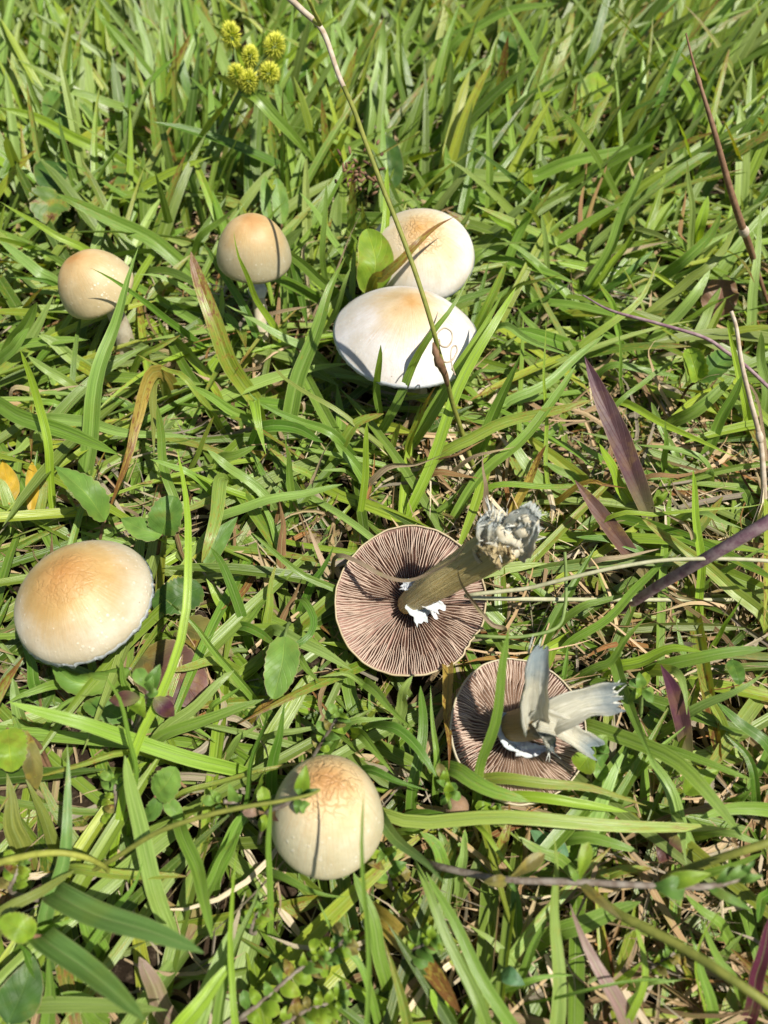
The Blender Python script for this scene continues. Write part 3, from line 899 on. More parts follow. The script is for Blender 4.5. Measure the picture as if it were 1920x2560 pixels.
def picked_small():
    rs2 = np.random.default_rng(6)
    g = at(1297, 1822, .030)
    nrm = unit(unit(CAMP - g) * .75 + np.array([.36, .05, .55]) * .75)
    dep = depth_of(g)
    R = 176 / FPX * dep
    t = thing('picked_mushroom', 'smaller picked mushroom lying gills up, stem split into three bluish strips', 'mushroom', g * [1, 1, 0])
    capm = cap_material('cap_cream_pale', (0.6, 0.36, 0.13), (0.70, 0.58, 0.36), (0.64, 0.57, 0.40), .3, .8)
    M, ez = gill_cap(t, g, nrm, R, capm, 168, 9, .014, M_GILL_EDGE2, attach=.005, hgt=.0045)
    q = lambda x, y, h: atd(x, y, dep - h)
    m_o = stem_flesh('stub_ochre', (0.42, 0.27, 0.08), (0.30, 0.18, 0.045), (0.13, 0.16, 0.15), .9)
    m_w = stem_flesh('strip_pale', (0.72, 0.71, 0.60), (0.46, 0.42, 0.28), (0.14, 0.21, 0.25), .8)
    m_w2 = stem_flesh('strip_grey', (0.68, 0.67, 0.57), (0.42, 0.40, 0.28), (0.13, 0.18, 0.21), .8)
    # stub still on the cap
    P = spline([q(1268, 1818, .000), q(1305, 1812, .010), q(1338, 1806, .020), q(1352, 1800, .026)], 16)
    V, F = tube_geo(P, np.interp(np.linspace(0, 1, 16), [0, .4, 1], [.0062, .0071, .0066]), 26)
    b = np.zeros((len(V), 3)); b[:, 0] = np.tile(np.linspace(-2, 2, 26), 16); b[:, 1] = np.repeat(np.linspace(.1, .75, 16), 26)
    st = part(t, 'stem', V, F, m_o, {'buv': b})
    strip(st, 'stem_strip', [q(1322, 1808, .022), q(1322, 1760, .032), q(1330, 1700, .038), q(1335, 1655, .040), q(1349, 1618, .038)], .0102, m_w, .0042, 11, .62, taper=([0, .15, .6, .8, 1], [.9, 1, 1, .92, .35]), fray=.001, nrm=(0.1, -.5, 1))
    strip(st, 'stem_strip', [q(1345, 1805, .024), q(1400, 1775, .030), q(1460, 1752, .030), q(1535, 1740, .026)], .0125, m_w2, .0030, 12, .62, taper=([0, .3, .8, 1], [.8, 1, 1.0, .8]), fray=.0035, nrm=(0, -.5, 1), nu=15)
    strip(st, 'stem_strip', [q(1350, 1800, .028), q(1395, 1815, .030), q(1430, 1840, .028), q(1474, 1868, .022)], .0088, m_w, .0040, 13, .62, taper=([0, .4, .8, 1], [1, 1, .95, .8]), fray=.002, nrm=(0, -.4, 1))
    strip(st, 'stem_strip', [q(1344, 1800, .028), q(1362, 1830, .029), q(1374, 1858, .024), q(1377, 1874, .021)], .0062, m_w2, .0024, 14, .2, taper=([0, .6, 1], [1, .8, .35]), fray=.001, nrm=(0, -.3, 1))
    for (x, y, h, dx, dy, nn) in ((1346, 1624, .038, .2, -1, 8), (1524, 1742, .026, 1, -.1, 30), (1468, 1864, .022, 1, .6, 10), (1376, 1872, .021, .2, 1, 4), (1345, 1765, .03, .4, -.6, 10)):
        dr = atd(x + 30 * dx, y + 30 * dy, dep - h) - atd(x, y, dep - h)
        fibres(st, 'torn_fibres', [atd(x + rs2.normal(0, 9), y + rs2.normal(0, 9), dep - h + .001) for _ in range(nn)], unit(dr), .22, (.002, .0055), (.00018, .00050), M_FIBRE, int(x))
    strip(t, 'veil_remnant', [q(1262, 1782, .004), q(1256, 1812, .006), q(1272, 1850, .007), q(1300, 1872, .007)], .0075, M_VEIL_BLUE, .0015, 15, .25, nrm=nrm, taper=([0, .2, .7, 1], [.4, 1, 1, .7]))
    strip(t, 'veil_remnant', [q(1290, 1872, .007), q(1325, 1876, .008), q(1366, 1872, .006)], .0068, M_VEIL, .0015, 16, .3, nrm=nrm, taper=([0, .3, 1], [1, 1, .35]), fray=.002)
    KEEP.append((1297, 1822, 158, 182, dep)); KEEP.append((1430, 1760, 120, 110, dep - .01))
picked_small()

# little brown button under a sprig
def button():
    c = at(1140, 2018, .020)
    t = thing('mushroom_button', 'tiny brown mushroom button under a leafy sprig', 'mushroom', c * [1, 1, 0])
    mb = cap_material('cap_button', (0.30, 0.19, 0.12), (0.34, 0.235, 0.165), (0.40, 0.30, 0.22), .4, .9)
    V, F, cuv, rim, M = cap_geo(c, lean(8, 10), .0056, .0064, 'bell', nth=40, seed=2)
    part(t, 'cap', V, F, mb, {'cuv': cuv})
    v, f = tube_geo(spline([c, c * [1, 1, .4], c * [1, 1, -.1]], 6), .0024, 10)
    part(t, 'stem', v, f, M_STEM)
    KEEP.append((1142, 2018, 32, 32, depth_of(c) - .006))
button()
# ------------------------------------------------------------------ the blades one can pick out, each an object
# kinds: g mid green, l light, k dark, y yellow green, r rust flecked, t brown tip, d dead tan, b dead brown, o olive, p purple, q faded purple, s grey green
BLADES = {
'T0': [('l', 75, (60,760,1),(40,400,4),(20,0,8)), ('k', 90, (390,680,2),(350,300,5),(310,0,8)), ('l', 110, (720,1650,0),(660,1200,3),(620,850,5),(580,650,6)),
 ('l', 85, (640,800,3),(590,400,6),(600,120,8)), ('y', 80, (850,800,2),(700,480,5),(560,170,8),(460,0,9)), ('g', 80, (1250,800,1),(1050,450,4),(900,180,7),(780,0,8)),
 ('y', 95, (1300,1650,1),(1050,1430,3),(700,1200,5),(350,1030,6),(0,930,7)), ('l', 75, (1280,1020,4),(950,890,6),(600,790,7),(370,725,7.5)), ('g', 60, (520,740,2),(300,560,5),(75,360,7)),
 ('t', 110, (1370,1200,2),(1390,900,4),(1390,650,5.5),(1360,420,7)), ('r', 80, (1560,1650,0),(1430,1370,2),(1300,1000,5),(1200,700,7),(1160,440,8)), ('k', 65, (1180,1650,1),(1120,1300,3),(1100,1000,5),(1110,700,6.5),(1095,480,8)),
 ('k', 80, (1600,750,4),(1540,450,6),(1490,200,7),(1430,30,8)), ('g', 75, (1320,900,3),(1270,450,6),(1160,20,9)), ('k', 60, (1100,1310,1),(900,1100,3),(680,880,5)), ('g', 60, (250,1480,0),(120,1250,2),(20,1090,3)),
 ('l', 110, (1360,1000,3),(1400,300,7),(1400,0,9)), ('d', 35, (485,690,2),(430,350,5),(390,60,7)), ('k', 90, (1400,1230,2),(1460,1100,3.5),(1500,960,4.5)), ('g', 60, (1480,1370,2),(1560,1180,4),(1610,1050,5)),
 ('t', 70, (1650,1100,3),(1590,850,5),(1530,700,6)), ('b', 25, (1310,1140,3),(1050,1000,4),(860,920,4.5)), ('b', 80, (330,880,3),(150,820,4),(0,750,5)), ('l', 120, (800,1000,2),(760,650,4),(720,300,6),(690,60,7))],
'T1': [('l', 110, (640,1320,2),(440,900,4),(250,480,6.5),(30,40,9)), ('l', 130, (960,1650,0),(860,1150,3),(780,900,5),(720,700,6.5)), ('l', 60, (720,1659,0),(560,1350,3),(400,1020,6)),
 ('y', 75, (600,700,3),(850,470,5),(1150,230,7),(1370,20,8.5)), ('g', 105, (800,380,4),(1000,170,6),(1200,0,8)), ('k', 120, (300,1650,0),(450,1300,2.5),(560,1000,5),(600,860,6)), ('g', 70, (330,1659,1),(200,1300,4),(150,700,7)),
 ('l', 90, (1470,1330,1),(1560,900,4),(1640,400,7),(1659,150,9)), ('l', 70, (1190,1100,2),(1260,850,4),(1380,400,7),(1490,160,9)), ('l', 85, (1560,700,3),(1350,380,5.5),(1150,80,8)), ('g', 80, (1280,1000,2),(1180,550,5),(1090,280,7)),
 ('k', 100, (850,760,4),(1000,600,5),(1140,410,6.5)), ('y', 55, (1350,650,5),(1540,520,6)), ('g', 50, (1100,950,2),(1000,800,4),(930,710,5)), ('y', 70, (1040,1380,1),(1050,1150,3),(1040,900,5)), ('r', 45, (1000,1640,1),(1090,1500,3),(1170,1410,4)),
 ('y', 90, (330,300,5),(290,150,6.5),(240,0,8)), ('k', 75, (850,940,3),(830,700,5),(800,550,6)), ('l', 60, (1180,1140,2),(1060,900,4),(990,600,6))],
'T2': [('g', 110, (250,1130,1),(430,750,3.5),(560,350,6.5),(660,0,9)), ('y', 85, (900,1080,2),(1100,960,4),(1300,850,5.5),(1550,775,6.5)), ('g', 100, (330,1480,1),(600,1250,3),(850,970,5),(980,810,6)), ('k', 100, (380,1250,1),(600,1030,3),(790,800,5)),
 ('t', 75, (800,950,2),(870,700,4.5),(950,400,6.5),(1030,240,7.5)), ('l', 110, (750,1430,1),(950,1190,3),(1150,960,5),(1400,630,7)), ('l', 55, (1170,1470,0),(1175,1000,4),(1150,600,7)), ('g', 80, (600,400,5),(800,240,6.5),(1100,100,8),(1500,30,9)),
 ('g', 90, (0,900,2),(150,640,4),(330,340,6.5)), ('y', 65, (220,900,2),(140,550,5),(120,100,8)), ('y', 60, (760,850,2),(650,650,4),(580,440,6)), ('y', 55, (740,480,3.5),(660,240,6),(510,30,8)), ('l', 55, (1220,800,2),(1290,500,5),(1380,150,8),(1410,0,9)),
 ('l', 95, (450,1520,2.5),(800,1520,3),(1330,1520,3.5)), ('g', 110, (850,1640,2),(1300,1540,3),(1659,1400,4.5),(2190,1250,6)), ('t', 90, (250,1620,1),(350,1550,2),(480,1490,3),(620,1380,3.5)), ('l', 85, (180,1650,0),(230,1350,2),(260,1170,3.5)),
 ('r', 75, (1380,900,2),(1440,680,4),(1560,400,6),(1640,50,8)), ('r', 70, (1290,1240,4),(1450,1210,4.5),(1659,1160,5)), ('y', 30, (600,1290,2),(800,1180,3.5),(1040,1110,4.5)), ('l', 60, (1450,1150,2),(1380,1030,3.5),(1250,900,4.5)), ('l', 100, (60,700,3),(200,300,6),(330,0,8.5))],
'T3': [('g', 110, (470,1650,0),(560,1400,2),(650,1200,4),(730,1060,5.5)), ('k', 60, (590,1250,2),(680,950,4.5),(780,690,6.5),(930,400,8.5),(1030,190,9.5)), ('t', 90, (1120,1120,2),(1000,850,4.5),(800,550,7),(660,300,8.5)), ('l', 85, (1150,900,2),(1150,600,5),(1200,290,7.5)),
 ('l', 85, (230,1250,1),(400,1080,3),(600,880,5),(800,640,7)), ('g', 95, (300,760,2),(500,640,4),(760,540,5.5)), ('g', 80, (0,640,2),(120,430,4),(250,180,6.5)), ('y', 25, (1340,750,3),(1290,550,5),(1220,430,6)), ('y', 80, (1659,650,3),(1610,250,6),(1550,0,8)),
 ('l', 85, (900,1500,0),(830,1100,3),(770,890,5)), ('l', 50, (960,1650,0),(950,1450,2),(930,1250,4)), ('b', 40, (210,1650,0),(270,1450,2.5),(265,1290,4)), ('b', 40, (60,1650,0),(90,1450,2.5),(110,1250,4)), ('g', 55, (240,1270,1),(160,1130,3),(80,980,5)),
 ('y', 90, (1490,1540,1),(1580,1400,2),(1659,1280,3)), ('y', 60, (1330,1400,1),(1480,1230,3),(1530,1050,4),(1500,910,5)), ('y', 75, (345,1300,1),(345,1120,3.5)), ('t', 70, (1360,1650,1),(1430,1520,2.5),(1480,1450,3.5)), ('k', 35, (830,1230,1),(900,950,3),(950,810,5))],
'T4': [('g', 130, (1640,960,2),(1300,690,4),(1000,530,5),(700,390,6),(490,290,7)), ('k', 70, (1640,1540,2),(1400,1340,4.5),(1130,1140,7),(950,1020,8.3),(790,935,9.2)), ('y', 75, (720,770,3),(450,620,4.5),(180,470,6),(0,360,7)),
 ('l', 100, (500,1060,3),(350,980,4),(130,800,5),(0,700,5.5)), ('l', 90, (480,1040,2),(200,880,3.5),(0,790,4.5)), ('k', 60, (500,1090,3.5),(300,1030,4.5),(80,1015,5)), ('g', 110, (60,1659,2),(200,1450,4),(320,1230,6)), ('l', 110, (190,1659,1),(350,1400,3),(470,1150,4.5)),
 ('l', 65, (1659,1140,3),(1500,1060,4),(1350,1000,4.5),(1180,990,5)), ('g', 80, (1380,700,1),(1500,640,1.6),(1600,590,2)), ('r', 75, (400,930,1),(520,760,2),(650,570,3))],
'T5': [('R', 150, (560,2090,1),(450,1950,2),(300,1700,4),(130,1250,6.5),(20,900,8),(-10,790,8.5)), ('y', 65, (800,1640,1),(640,1330,4),(500,1050,7),(400,850,9),(360,620,10.2)), ('g', 95, (1180,1080,3),(950,910,5),(800,780,6.5),(680,650,7.6)),
 ('k', 75, (640,1659,1),(480,1350,3),(300,1020,5),(90,700,7)), ('g', 140, (840,2240,1),(1000,1659,4),(1150,1250,6),(1250,1000,7),(1330,830,8)), ('g', 60, (1150,1100,3),(1140,700,6),(1160,190,9)), ('l', 70, (1270,760,3),(1120,520,5),(930,280,7)),
 ('g', 75, (90,680,3),(280,500,5),(430,370,6.5)), ('l', 75, (1150,1760,1),(980,1630,2),(600,1420,3.5),(290,1250,4.5)), ('l', 40, (1260,1280,3),(1310,1080,5),(1370,930,6)), ('g', 65, (1659,1150,1),(1480,800,3.5),(1310,570,6)), ('g', 100, (1430,650,4),(1530,690,4.8),(1630,720,5)),
 ('k', 90, (920,1430,0),(870,1150,2),(840,900,4)), ('g', 80, (1000,1400,0),(960,1200,1.5),(920,1050,3)), ('d', 26, (1080,1240,1.5),(1250,950,3.5),(1400,600,5.5),(1500,400,6.5),(1640,320,7)), ('d', 45, (1030,1430,0),(990,1000,2.5),(970,750,4),(1100,690,4.5)),
 ('y', 75, (1520,1140,4),(1600,900,5.5),(1665,500,7.5),(1690,50,9)), ('g', 100, (560,1650,0),(420,1500,1.2),(280,1320,2)), ('l', 55, (240,1500,1),(250,1300,2),(265,1110,3.4))],
'T6': [('g', 85, (-40,2380,2),(60,2170,4),(230,1830,6.5),(430,1500,9),(600,1250,10),(760,950,11)), ('y', 95, (200,3060,1),(430,2520,3.5),(680,1960,6),(900,1500,8),(1140,1100,9)), ('g', 120, (200,2500,1),(480,2090,4),(700,1700,6.5),(880,1400,8),(1040,1130,9.5)),
 ('t', 90, (800,1450,3),(930,1200,5),(1060,880,7)), ('g', 85, (1060,900,2),(1200,580,4.5),(1330,300,7),(1410,150,8)), ('r', 50, (1150,780,2),(1300,480,4.5),(1470,210,6.5)), ('l', 90, (760,750,1),(980,570,2.5),(1150,430,4),(1340,220,5)), ('g', 85, (780,860,3),(920,780,3.5),(1090,720,4)),
 ('g', 95, (990,430,1),(850,330,2.5),(640,260,3.5)), ('g', 75, (660,460,1),(500,370,2),(300,330,3)), ('r', 75, (850,620,1),(740,470,2),(640,350,3)), ('y', 60, (1120,630,4),(1000,540,5),(900,475,6)), ('l', 50, (1430,1100,1),(1400,800,3.5),(1360,450,6)), ('g', 85, (1310,1210,1),(1180,1050,2),(1110,930,3)),
 ('k', 70, (1200,1310,1),(1430,1180,2.5),(1659,1030,4)), ('r', 45, (1120,1110,3),(1300,1050,4),(1530,995,5)), ('d', 60, (1250,1040,1),(1450,830,2),(1650,620,3)), ('g', 70, (1340,1520,1),(1230,1380,2),(1150,1270,3))],
'T7': [('l', 110, (20,900,1),(300,620,3),(560,380,5),(870,130,7)), ('g', 105, (120,1100,1),(300,750,3.5),(470,350,6),(600,0,8)), ('y', 85, (200,1060,1.5),(400,800,3.5),(520,580,5)), ('k', 65, (250,1130,1.5),(450,980,3),(670,780,4)), ('g', 95, (720,1030,2),(950,860,4),(1150,660,5.5),(1260,440,7)),
 ('y', 110, (1030,720,2),(1080,530,4),(1140,310,5.5)), ('l', 60, (1000,1000,1),(990,500,5),(960,0,9)), ('l', 100, (600,1640,1),(850,1370,3),(1020,1170,4.5),(1160,950,5.5)), ('o', 80, (600,1370,2),(850,1130,3.5),(1020,1000,4.5),(1180,900,5.3),(1390,570,6)), ('r', 70, (0,1659,2),(300,1420,3.5),(560,1180,4.5),(740,820,6)),
 ('t', 55, (390,1650,1),(340,1330,3),(250,1150,4.5),(190,1050,5.5)), ('t', 70, (900,1440,2),(1100,1290,3.5),(1250,1220,4.3),(1380,1155,5)), ('l', 90, (1490,1560,1),(1530,1200,3.5),(1570,750,6),(1600,370,8)), ('d', 50, (20,980,1),(300,860,2.5),(600,740,3.5),(830,700,4)), ('d', 35, (540,1570,1),(620,1350,2),(655,1120,3)),
 ('b', 40, (0,870,0.5),(40,500,3),(100,0,5)), ('b', 42, (0,850,0.5),(110,480,3),(250,100,5),(280,-110,6)), ('b', 50, (960,720,2),(910,600,3.5),(940,350,4.5),(950,240,5)), ('l', 85, (1010,1620,1),(1130,1330,2.5),(1250,1100,4)), ('g', 70, (990,820,2),(850,650,4),(770,530,5)), ('l', 70, (1300,940,1),(1240,760,2),(1220,560,4)), ('y', 50, (1390,1640,1),(1350,1530,2),(1310,1380,4))],
'U0': [('G', 150, (740,1260,0.5),(830,700,4),(900,300,6),(980,0,7.2),(1100,-400,9.2),(1195,-697,10.5)), ('g', 150, (-100,640,2),(200,760,3.5),(500,880,4.5),(800,990,5),(1020,1090,5)), ('l', 105, (380,790,2),(700,830,2.5),(1000,880,3),(1400,920,3),(1750,950,3)), ('y', 75, (460,1580,.5),(430,1100,3.5),(370,800,5),(290,480,7),(175,190,9)),
 ('D', 125, (1390,380,4),(1250,530,5.5),(1150,850,5),(1100,1150,4),(920,1640,2)), ('o', 95, (1350,450,4),(1320,800,4.6),(1330,1120,4)), ('l', 85, (620,500,2),(400,360,3),(240,240,4)), ('g', 120, (0,330,2),(130,150,4),(250,0,5)), ('l', 110, (800,400,1),(600,250,2),(440,110,3),(330,60,3.5)),
 ('l', 60, (780,600,1.5),(500,560,2),(330,560,2)), ('g', 70, (1130,690,1),(950,630,1.5),(750,600,2)), ('g', 70, (500,660,2),(300,650,2),(150,690,2)), ('l', 85, (330,950,2),(150,1060,2.5),(0,1140,3)), ('g', 80, (1560,1640,.5),(1450,1300,2),(1390,950,4),(1360,660,6)), ('r', 65, (1659,490,4),(1450,370,4.2),(1190,230,4.5)),
 ('g', 60, (1659,1260,3),(1480,1190,3.5),(1300,1135,4)), ('d', 45, (120,530,1.5),(450,540,2),(740,485,3)), ('r', 60, (1200,250,3),(1380,160,4),(1560,60,4.5)), ('r', 100, (350,1640,1),(370,1420,1.8),(390,1230,2.6)), ('l', 110, (110,1640,1),(50,1430,2),(0,1300,2.5))],
'U1': [('g', 75, (880,1650,.5),(850,1300,3),(800,930,6)), ('y', 70, (1440,1650,.5),(1490,1200,3.5),(1510,820,6)), ('y', 125, (540,640,4),(560,800,4.2),(600,950,3.6),(640,1090,3)), ('g', 90, (500,800,2),(250,650,3.5),(0,500,5)), ('o', 45, (1700,1080,2),(1450,870,3.5),(1200,690,4.5),(900,490,5),(760,400,5),(690,300,5)),
 ('g', 90, (1250,930,3),(900,800,3.5),(600,650,4),(480,540,4.5)), ('k', 110, (630,850,3),(900,870,3.5),(1130,990,3.5)), ('l', 95, (250,1630,1.5),(600,1530,2.5),(900,1450,3),(1300,1350,3.5)), ('l', 85, (660,1480,1),(450,1300,2),(280,1170,3),(130,1050,3.5)), ('T', 125, (250,1300,3),(220,1600,3.5),(150,1850,3.2),(83,2025,2.5)),
 ('y', 80, (520,1480,1),(250,1380,2),(0,1250,3)), ('g', 100, (240,1150,2),(380,1100,3),(550,1020,3.5)), ('d', 55, (1080,1250,2),(1130,1100,3),(1230,940,4)), ('r', 40, (0,1200,1),(80,1000,3),(190,760,5)), ('g', 95, (1480,1290,1.5),(1380,1140,2.5),(1230,980,3)), ('l', 45, (1340,1245,2),(1230,1237,2.5),(1120,1230,3)),
 ('r', 100, (1350,930,3),(1470,800,4),(1659,740,4.5)), ('r', 60, (1040,1300,1.5),(850,1180,2.5),(670,1040,3)), ('d', 40, (200,490,2),(100,430,2.5),(0,370,3)), ('b', 60, (750,1659,.5),(760,1500,2),(755,1390,3)), ('g', 105, (1290,1000,1),(1280,700,1.5),(1250,480,2)), ('k', 60, (640,1320,1),(560,1150,1.5),(450,1000,2)), ('d', 45, (960,640,2),(970,700,1.5),(930,790,1)), ('d', 60, (150,1540,1),(60,1500,1.5),(0,1480,2))],
'U2': [('g', 120, (760,1180,.5),(900,850,3),(1050,550,5.5),(1180,225,8)), ('l', 85, (1040,690,2),(1300,530,3),(1659,270,4),(1900,60,5)), ('g', 95, (600,1640,1),(880,1250,3),(1200,950,4.5),(1480,600,6),(1659,320,7)), ('r', 100, (500,1060,3),(800,920,4),(1200,790,5),(1659,660,6),(1800,620,6)), ('R', 75, (190,1150,1),(260,900,3),(350,680,5),(450,500,7)),
 ('r', 55, (40,1080,1),(90,950,2.5),(140,820,4)), ('D', 80, (1120,1580,1),(1250,1320,2.5),(1400,1010,4)), ('t', 55, (900,1380,2),(1300,1370,2.5),(1659,1360,3),(1780,1370,3)), ('l', 70, (1030,-10,3),(1200,70,3.5),(1420,170,3.8),(1640,250,4)), ('y', 35, (1430,1500,1),(1395,900,4),(1390,300,7),(1400,-100,9)),
 ('d', 62, (900,1570,3),(865,1300,6),(850,1080,8)), ('d', 60, (0,1220,3),(300,1160,4),(600,1060,4.5)), ('b', 90, (430,1250,2),(650,1270,2.5),(830,1300,3)), ('l', 110, (1500,1500,1),(1330,1300,2),(1180,1100,3),(1050,900,3.5)), ('g', 80, (1659,1310,2),(1520,1240,2.5),(1390,1160,3)), ('l', 45, (800,390,2.5),(950,370,3),(1080,345,3.4)), ('g', 80, (430,1650,1),(580,1500,2),(700,1340,3.5)),
 ('b', 40, (430,1160,3),(650,1080,4),(880,960,4.6)), ('d', 45, (640,1200,2),(900,1080,4),(1140,1025,4.5)), ('b', 110, (920,210,1),(1100,220,1.2),(1300,240,1)), ('g', 60, (1500,840,2.5),(1380,960,2.6),(1230,890,2.4))],
'U3': [('y', 75, (380,650,2.5),(800,850,3.5),(1100,990,4),(1390,1120,4)), ('g', 65, (760,1230,1),(770,1000,3),(770,785,5)), ('g', 110, (830,830,1.5),(1050,700,3),(1380,410,4.5)), ('g', 95, (1120,1070,1),(1280,750,3.5),(1440,400,6)), ('y', 90, (1500,820,2),(1440,600,4),(1380,250,6),(1300,-50,8)), ('l', 75, (1110,1160,2.5),(850,1050,3),(530,1010,3.5)),
 ('y', 115, (500,1600,1),(350,1300,3),(200,1000,5.5)), ('y', 55, (330,1620,4),(700,1590,4.5),(1000,1580,5),(1400,1560,5.5),(1659,1510,6)), ('g', 60, (220,1150,2),(100,1050,3),(0,970,3.5)), ('g', 45, (390,550,1),(380,250,4),(370,0,6)), ('g', 65, (300,330,2),(600,370,2),(900,420,2)),
 ('d', 35, (830,730,1),(750,560,2),(650,330,3.5),(620,200,4.5),(700,90,5)), ('d', 26, (1650,1150,2),(1600,700,3.5),(1480,480,4.5),(1250,395,5),(1060,450,4.5)), ('D', 60, (60,1350,3.5),(250,1350,4),(440,1385,4)), ('b', 50, (610,1290,2.5),(900,1280,3),(1220,1195,3.5)), ('l', 85, (1640,640,2),(1610,300,4),(1600,30,6)), ('l', 60, (860,1090,1),(700,780,2),(650,640,3.4)), ('g', 40, (390,630,3),(620,430,3.5),(930,250,4))],
'U4': [('Y', 130, (2080,1123,1.5),(1659,1020,3),(1200,890,4.5),(700,730,6),(350,620,6.5),(75,535,7)), ('r', 100, (1100,960,3.5),(700,1060,4),(350,1170,4),(170,1195,4)), ('g', 100, (500,390,2),(250,450,2.6),(40,560,2.4)), ('o', 120, (420,1659,2),(300,1350,3.5),(220,1200,4)), ('o', 180, (130,1659,2),(90,1350,3),(60,1150,3.5)), ('g', 70, (250,1000,1.5),(160,750,2.5),(100,620,3)), ('g', 45, (230,1000,1),(480,620,2),(780,440,2.5)), ('g', 60, (1110,480,2.2),(1060,300,3.6),(1045,150,4.6)), ('l', 110, (220,760,1),(150,550,2),(110,330,2.5)), ('b', 150, (300,830,.8),(550,850,1.2),(820,900,1)), ('k', 110, (300,350,1),(260,180,1.8),(190,0,2.6))],
'U5': [('g', 60, (1700,900,2),(1250,640,3.5),(1000,460,4.5),(790,280,5.5)), ('k', 90, (720,1060,1.5),(640,780,3),(540,560,4),(440,410,5)), ('g', 60, (730,1070,1.5),(830,960,2.2),(920,860,3)), ('k', 85, (720,1090,2),(900,1180,2.5),(1000,1260,2.8)), ('l', 100, (1000,1120,2.5),(1250,1230,3),(1659,1470,3)), ('g', 90, (780,1659,1.5),(500,1330,3.5),(300,1080,4.5),(50,860,5.5)),
 ('k', 70, (1230,860,3),(1330,1050,3.5),(1250,1220,3.5),(960,1310,3)), ('g', 95, (1200,1350,2),(1290,1480,2.5),(1390,1590,2.8)), ('r', 80, (930,1140,1),(950,800,2.5),(1010,520,3.5)), ('k', 85, (1270,830,1.5),(1420,580,3),(1500,400,4)), ('b', 90, (1050,400,2),(1060,200,2.5),(1030,0,3)), ('d', 70, (940,760,1),(880,500,2),(830,330,2.5)), ('d', 60, (1400,510,2),(1280,240,2.5),(1170,0,3)), ('b', 60, (1050,1050,1),(1150,850,2),(1230,670,3)),
 ('y', 120, (560,950,1),(470,800,1.6),(400,680,2)), ('r', 85, (500,1400,2),(300,1430,2.3),(90,1480,2.3)), ('l', 65, (1659,1520,2.4),(1500,1510,2.6),(1370,1530,2.8)), ('g', 60, (1040,450,1),(960,200,1.5),(880,20,2)), ('y', 45, (880,1110,1),(910,970,1.6),(960,700,2.2))],
'U6': [('l', 100, (0,660,2),(300,400,3),(530,180,3.5),(640,90,3.5)), ('g', 100, (0,690,2),(400,500,3),(900,340,3.5)), ('k', 110, (960,1180,1),(1000,800,3),(1080,360,5)), ('k', 55, (750,1180,2),(810,850,4),(900,600,5.5),(930,430,6.5)), ('r', 60, (150,1200,2),(500,1050,2.5),(900,960,3),(1220,890,2.5)), ('t', 75, (840,1130,2.5),(880,1030,3.5),(915,930,4.2)), ('l', 75, (660,700,2),(780,610,2.5),(890,540,3)), ('l', 65, (970,650,2.5),(1200,610,3),(1400,580,3)), ('g', 110, (1390,850,1),(1530,650,3),(1659,560,4)), ('d', 130, (60,1270,.8),(250,1370,1.2),(430,1490,1)), ('b', 40, (310,1640,1),(450,1590,1.6),(600,1540,1.8)), ('g', 80, (450,420,1),(600,300,1.6),(740,210,2)), ('D', 60, (830,460,1.6),(930,380,2),(1020,300,2))],
'U7': [('g', 75, (0,1200,2),(300,980,3.5),(550,750,5),(830,425,7)), ('g', 85, (160,1460,2),(300,1400,2.8),(450,1190,4),(620,990,5)), ('y', 110, (350,1450,2),(600,1380,3),(850,1290,4),(1090,1310,4.5)), ('g', 110, (760,1430,2),(1100,1350,3),(1659,1280,4)), ('r', 105, (1640,1020,2),(1300,740,2.5),(950,450,3.5),(560,150,4)), ('g', 70, (0,960,3),(200,880,3.5),(460,810,4)), ('y', 45, (1170,1290,1),(1290,1080,3),(1440,830,5)), ('y', 75, (1090,1240,.5),(1070,800,2),(1050,400,4.5),(1035,0,6.5),(1010,-265,8)),
 ('k', 70, (600,480,2),(300,350,2.6),(0,320,3)), ('d', 50, (160,530,2),(450,480,3),(770,415,3.6)), ('d', 35, (1290,920,1.5),(1000,900,2),(620,990,2.6)), ('d', 70, (1250,930,1.5),(900,830,2),(760,760,2.4)), ('b', 80, (100,1040,1),(350,1050,1.4),(600,1030,1.4)), ('l', 80, (1050,110,3),(1250,180,3.4),(1450,250,3.4)), ('d', 40, (1000,300,3),(800,130,3.4),(560,0,3.8)), ('g', 60, (1240,640,2),(1450,520,3),(1659,380,4))],
'V0': [('s', 130, (290,300,5),(500,410,6.5),(750,500,7.5),(1010,600,8)), ('s', 140, (200,530,5),(400,660,6.5),(580,800,7.5),(720,940,8)), ('g', 85, (250,1000,1),(245,750,3),(240,560,4)), ('l', 85, (820,440,1.5),(760,220,3),(690,0,4.5),(619,-379,7)), ('o', 60, (0,410,4),(200,300,4.5),(370,190,5)), ('g', 65, (150,510,3.5),(300,460,4),(430,400,4)), ('r', 50, (360,190,2.5),(600,205,3),(930,220,3)), ('q', 100, (830,920,1),(760,780,2),(690,620,2.6)), ('g', 45, (430,600,2),(540,420,3),(660,280,4),(710,140,5)), ('k', 70, (180,700,2.5),(130,600,3),(90,560,3.4)), ('g', 90, (470,900,1),(400,830,2),(300,800,2.4)), ('g', 75, (480,560,1),(440,480,2)  ,(380,330,3))],
'V1': [('g', 45, (430,210,2.5),(560,290,3.2),(680,320,3.5),(775,320,3.5)), ('g', 60, (60,320,1),(160,120,2.5),(230,0,4)), ('g', 42, (900,860,2),(820,640,3),(720,530,3.6),(620,330,4.4)), ('g', 70, (950,700,1.5),(900,450,2.5),(800,200,3.5))],
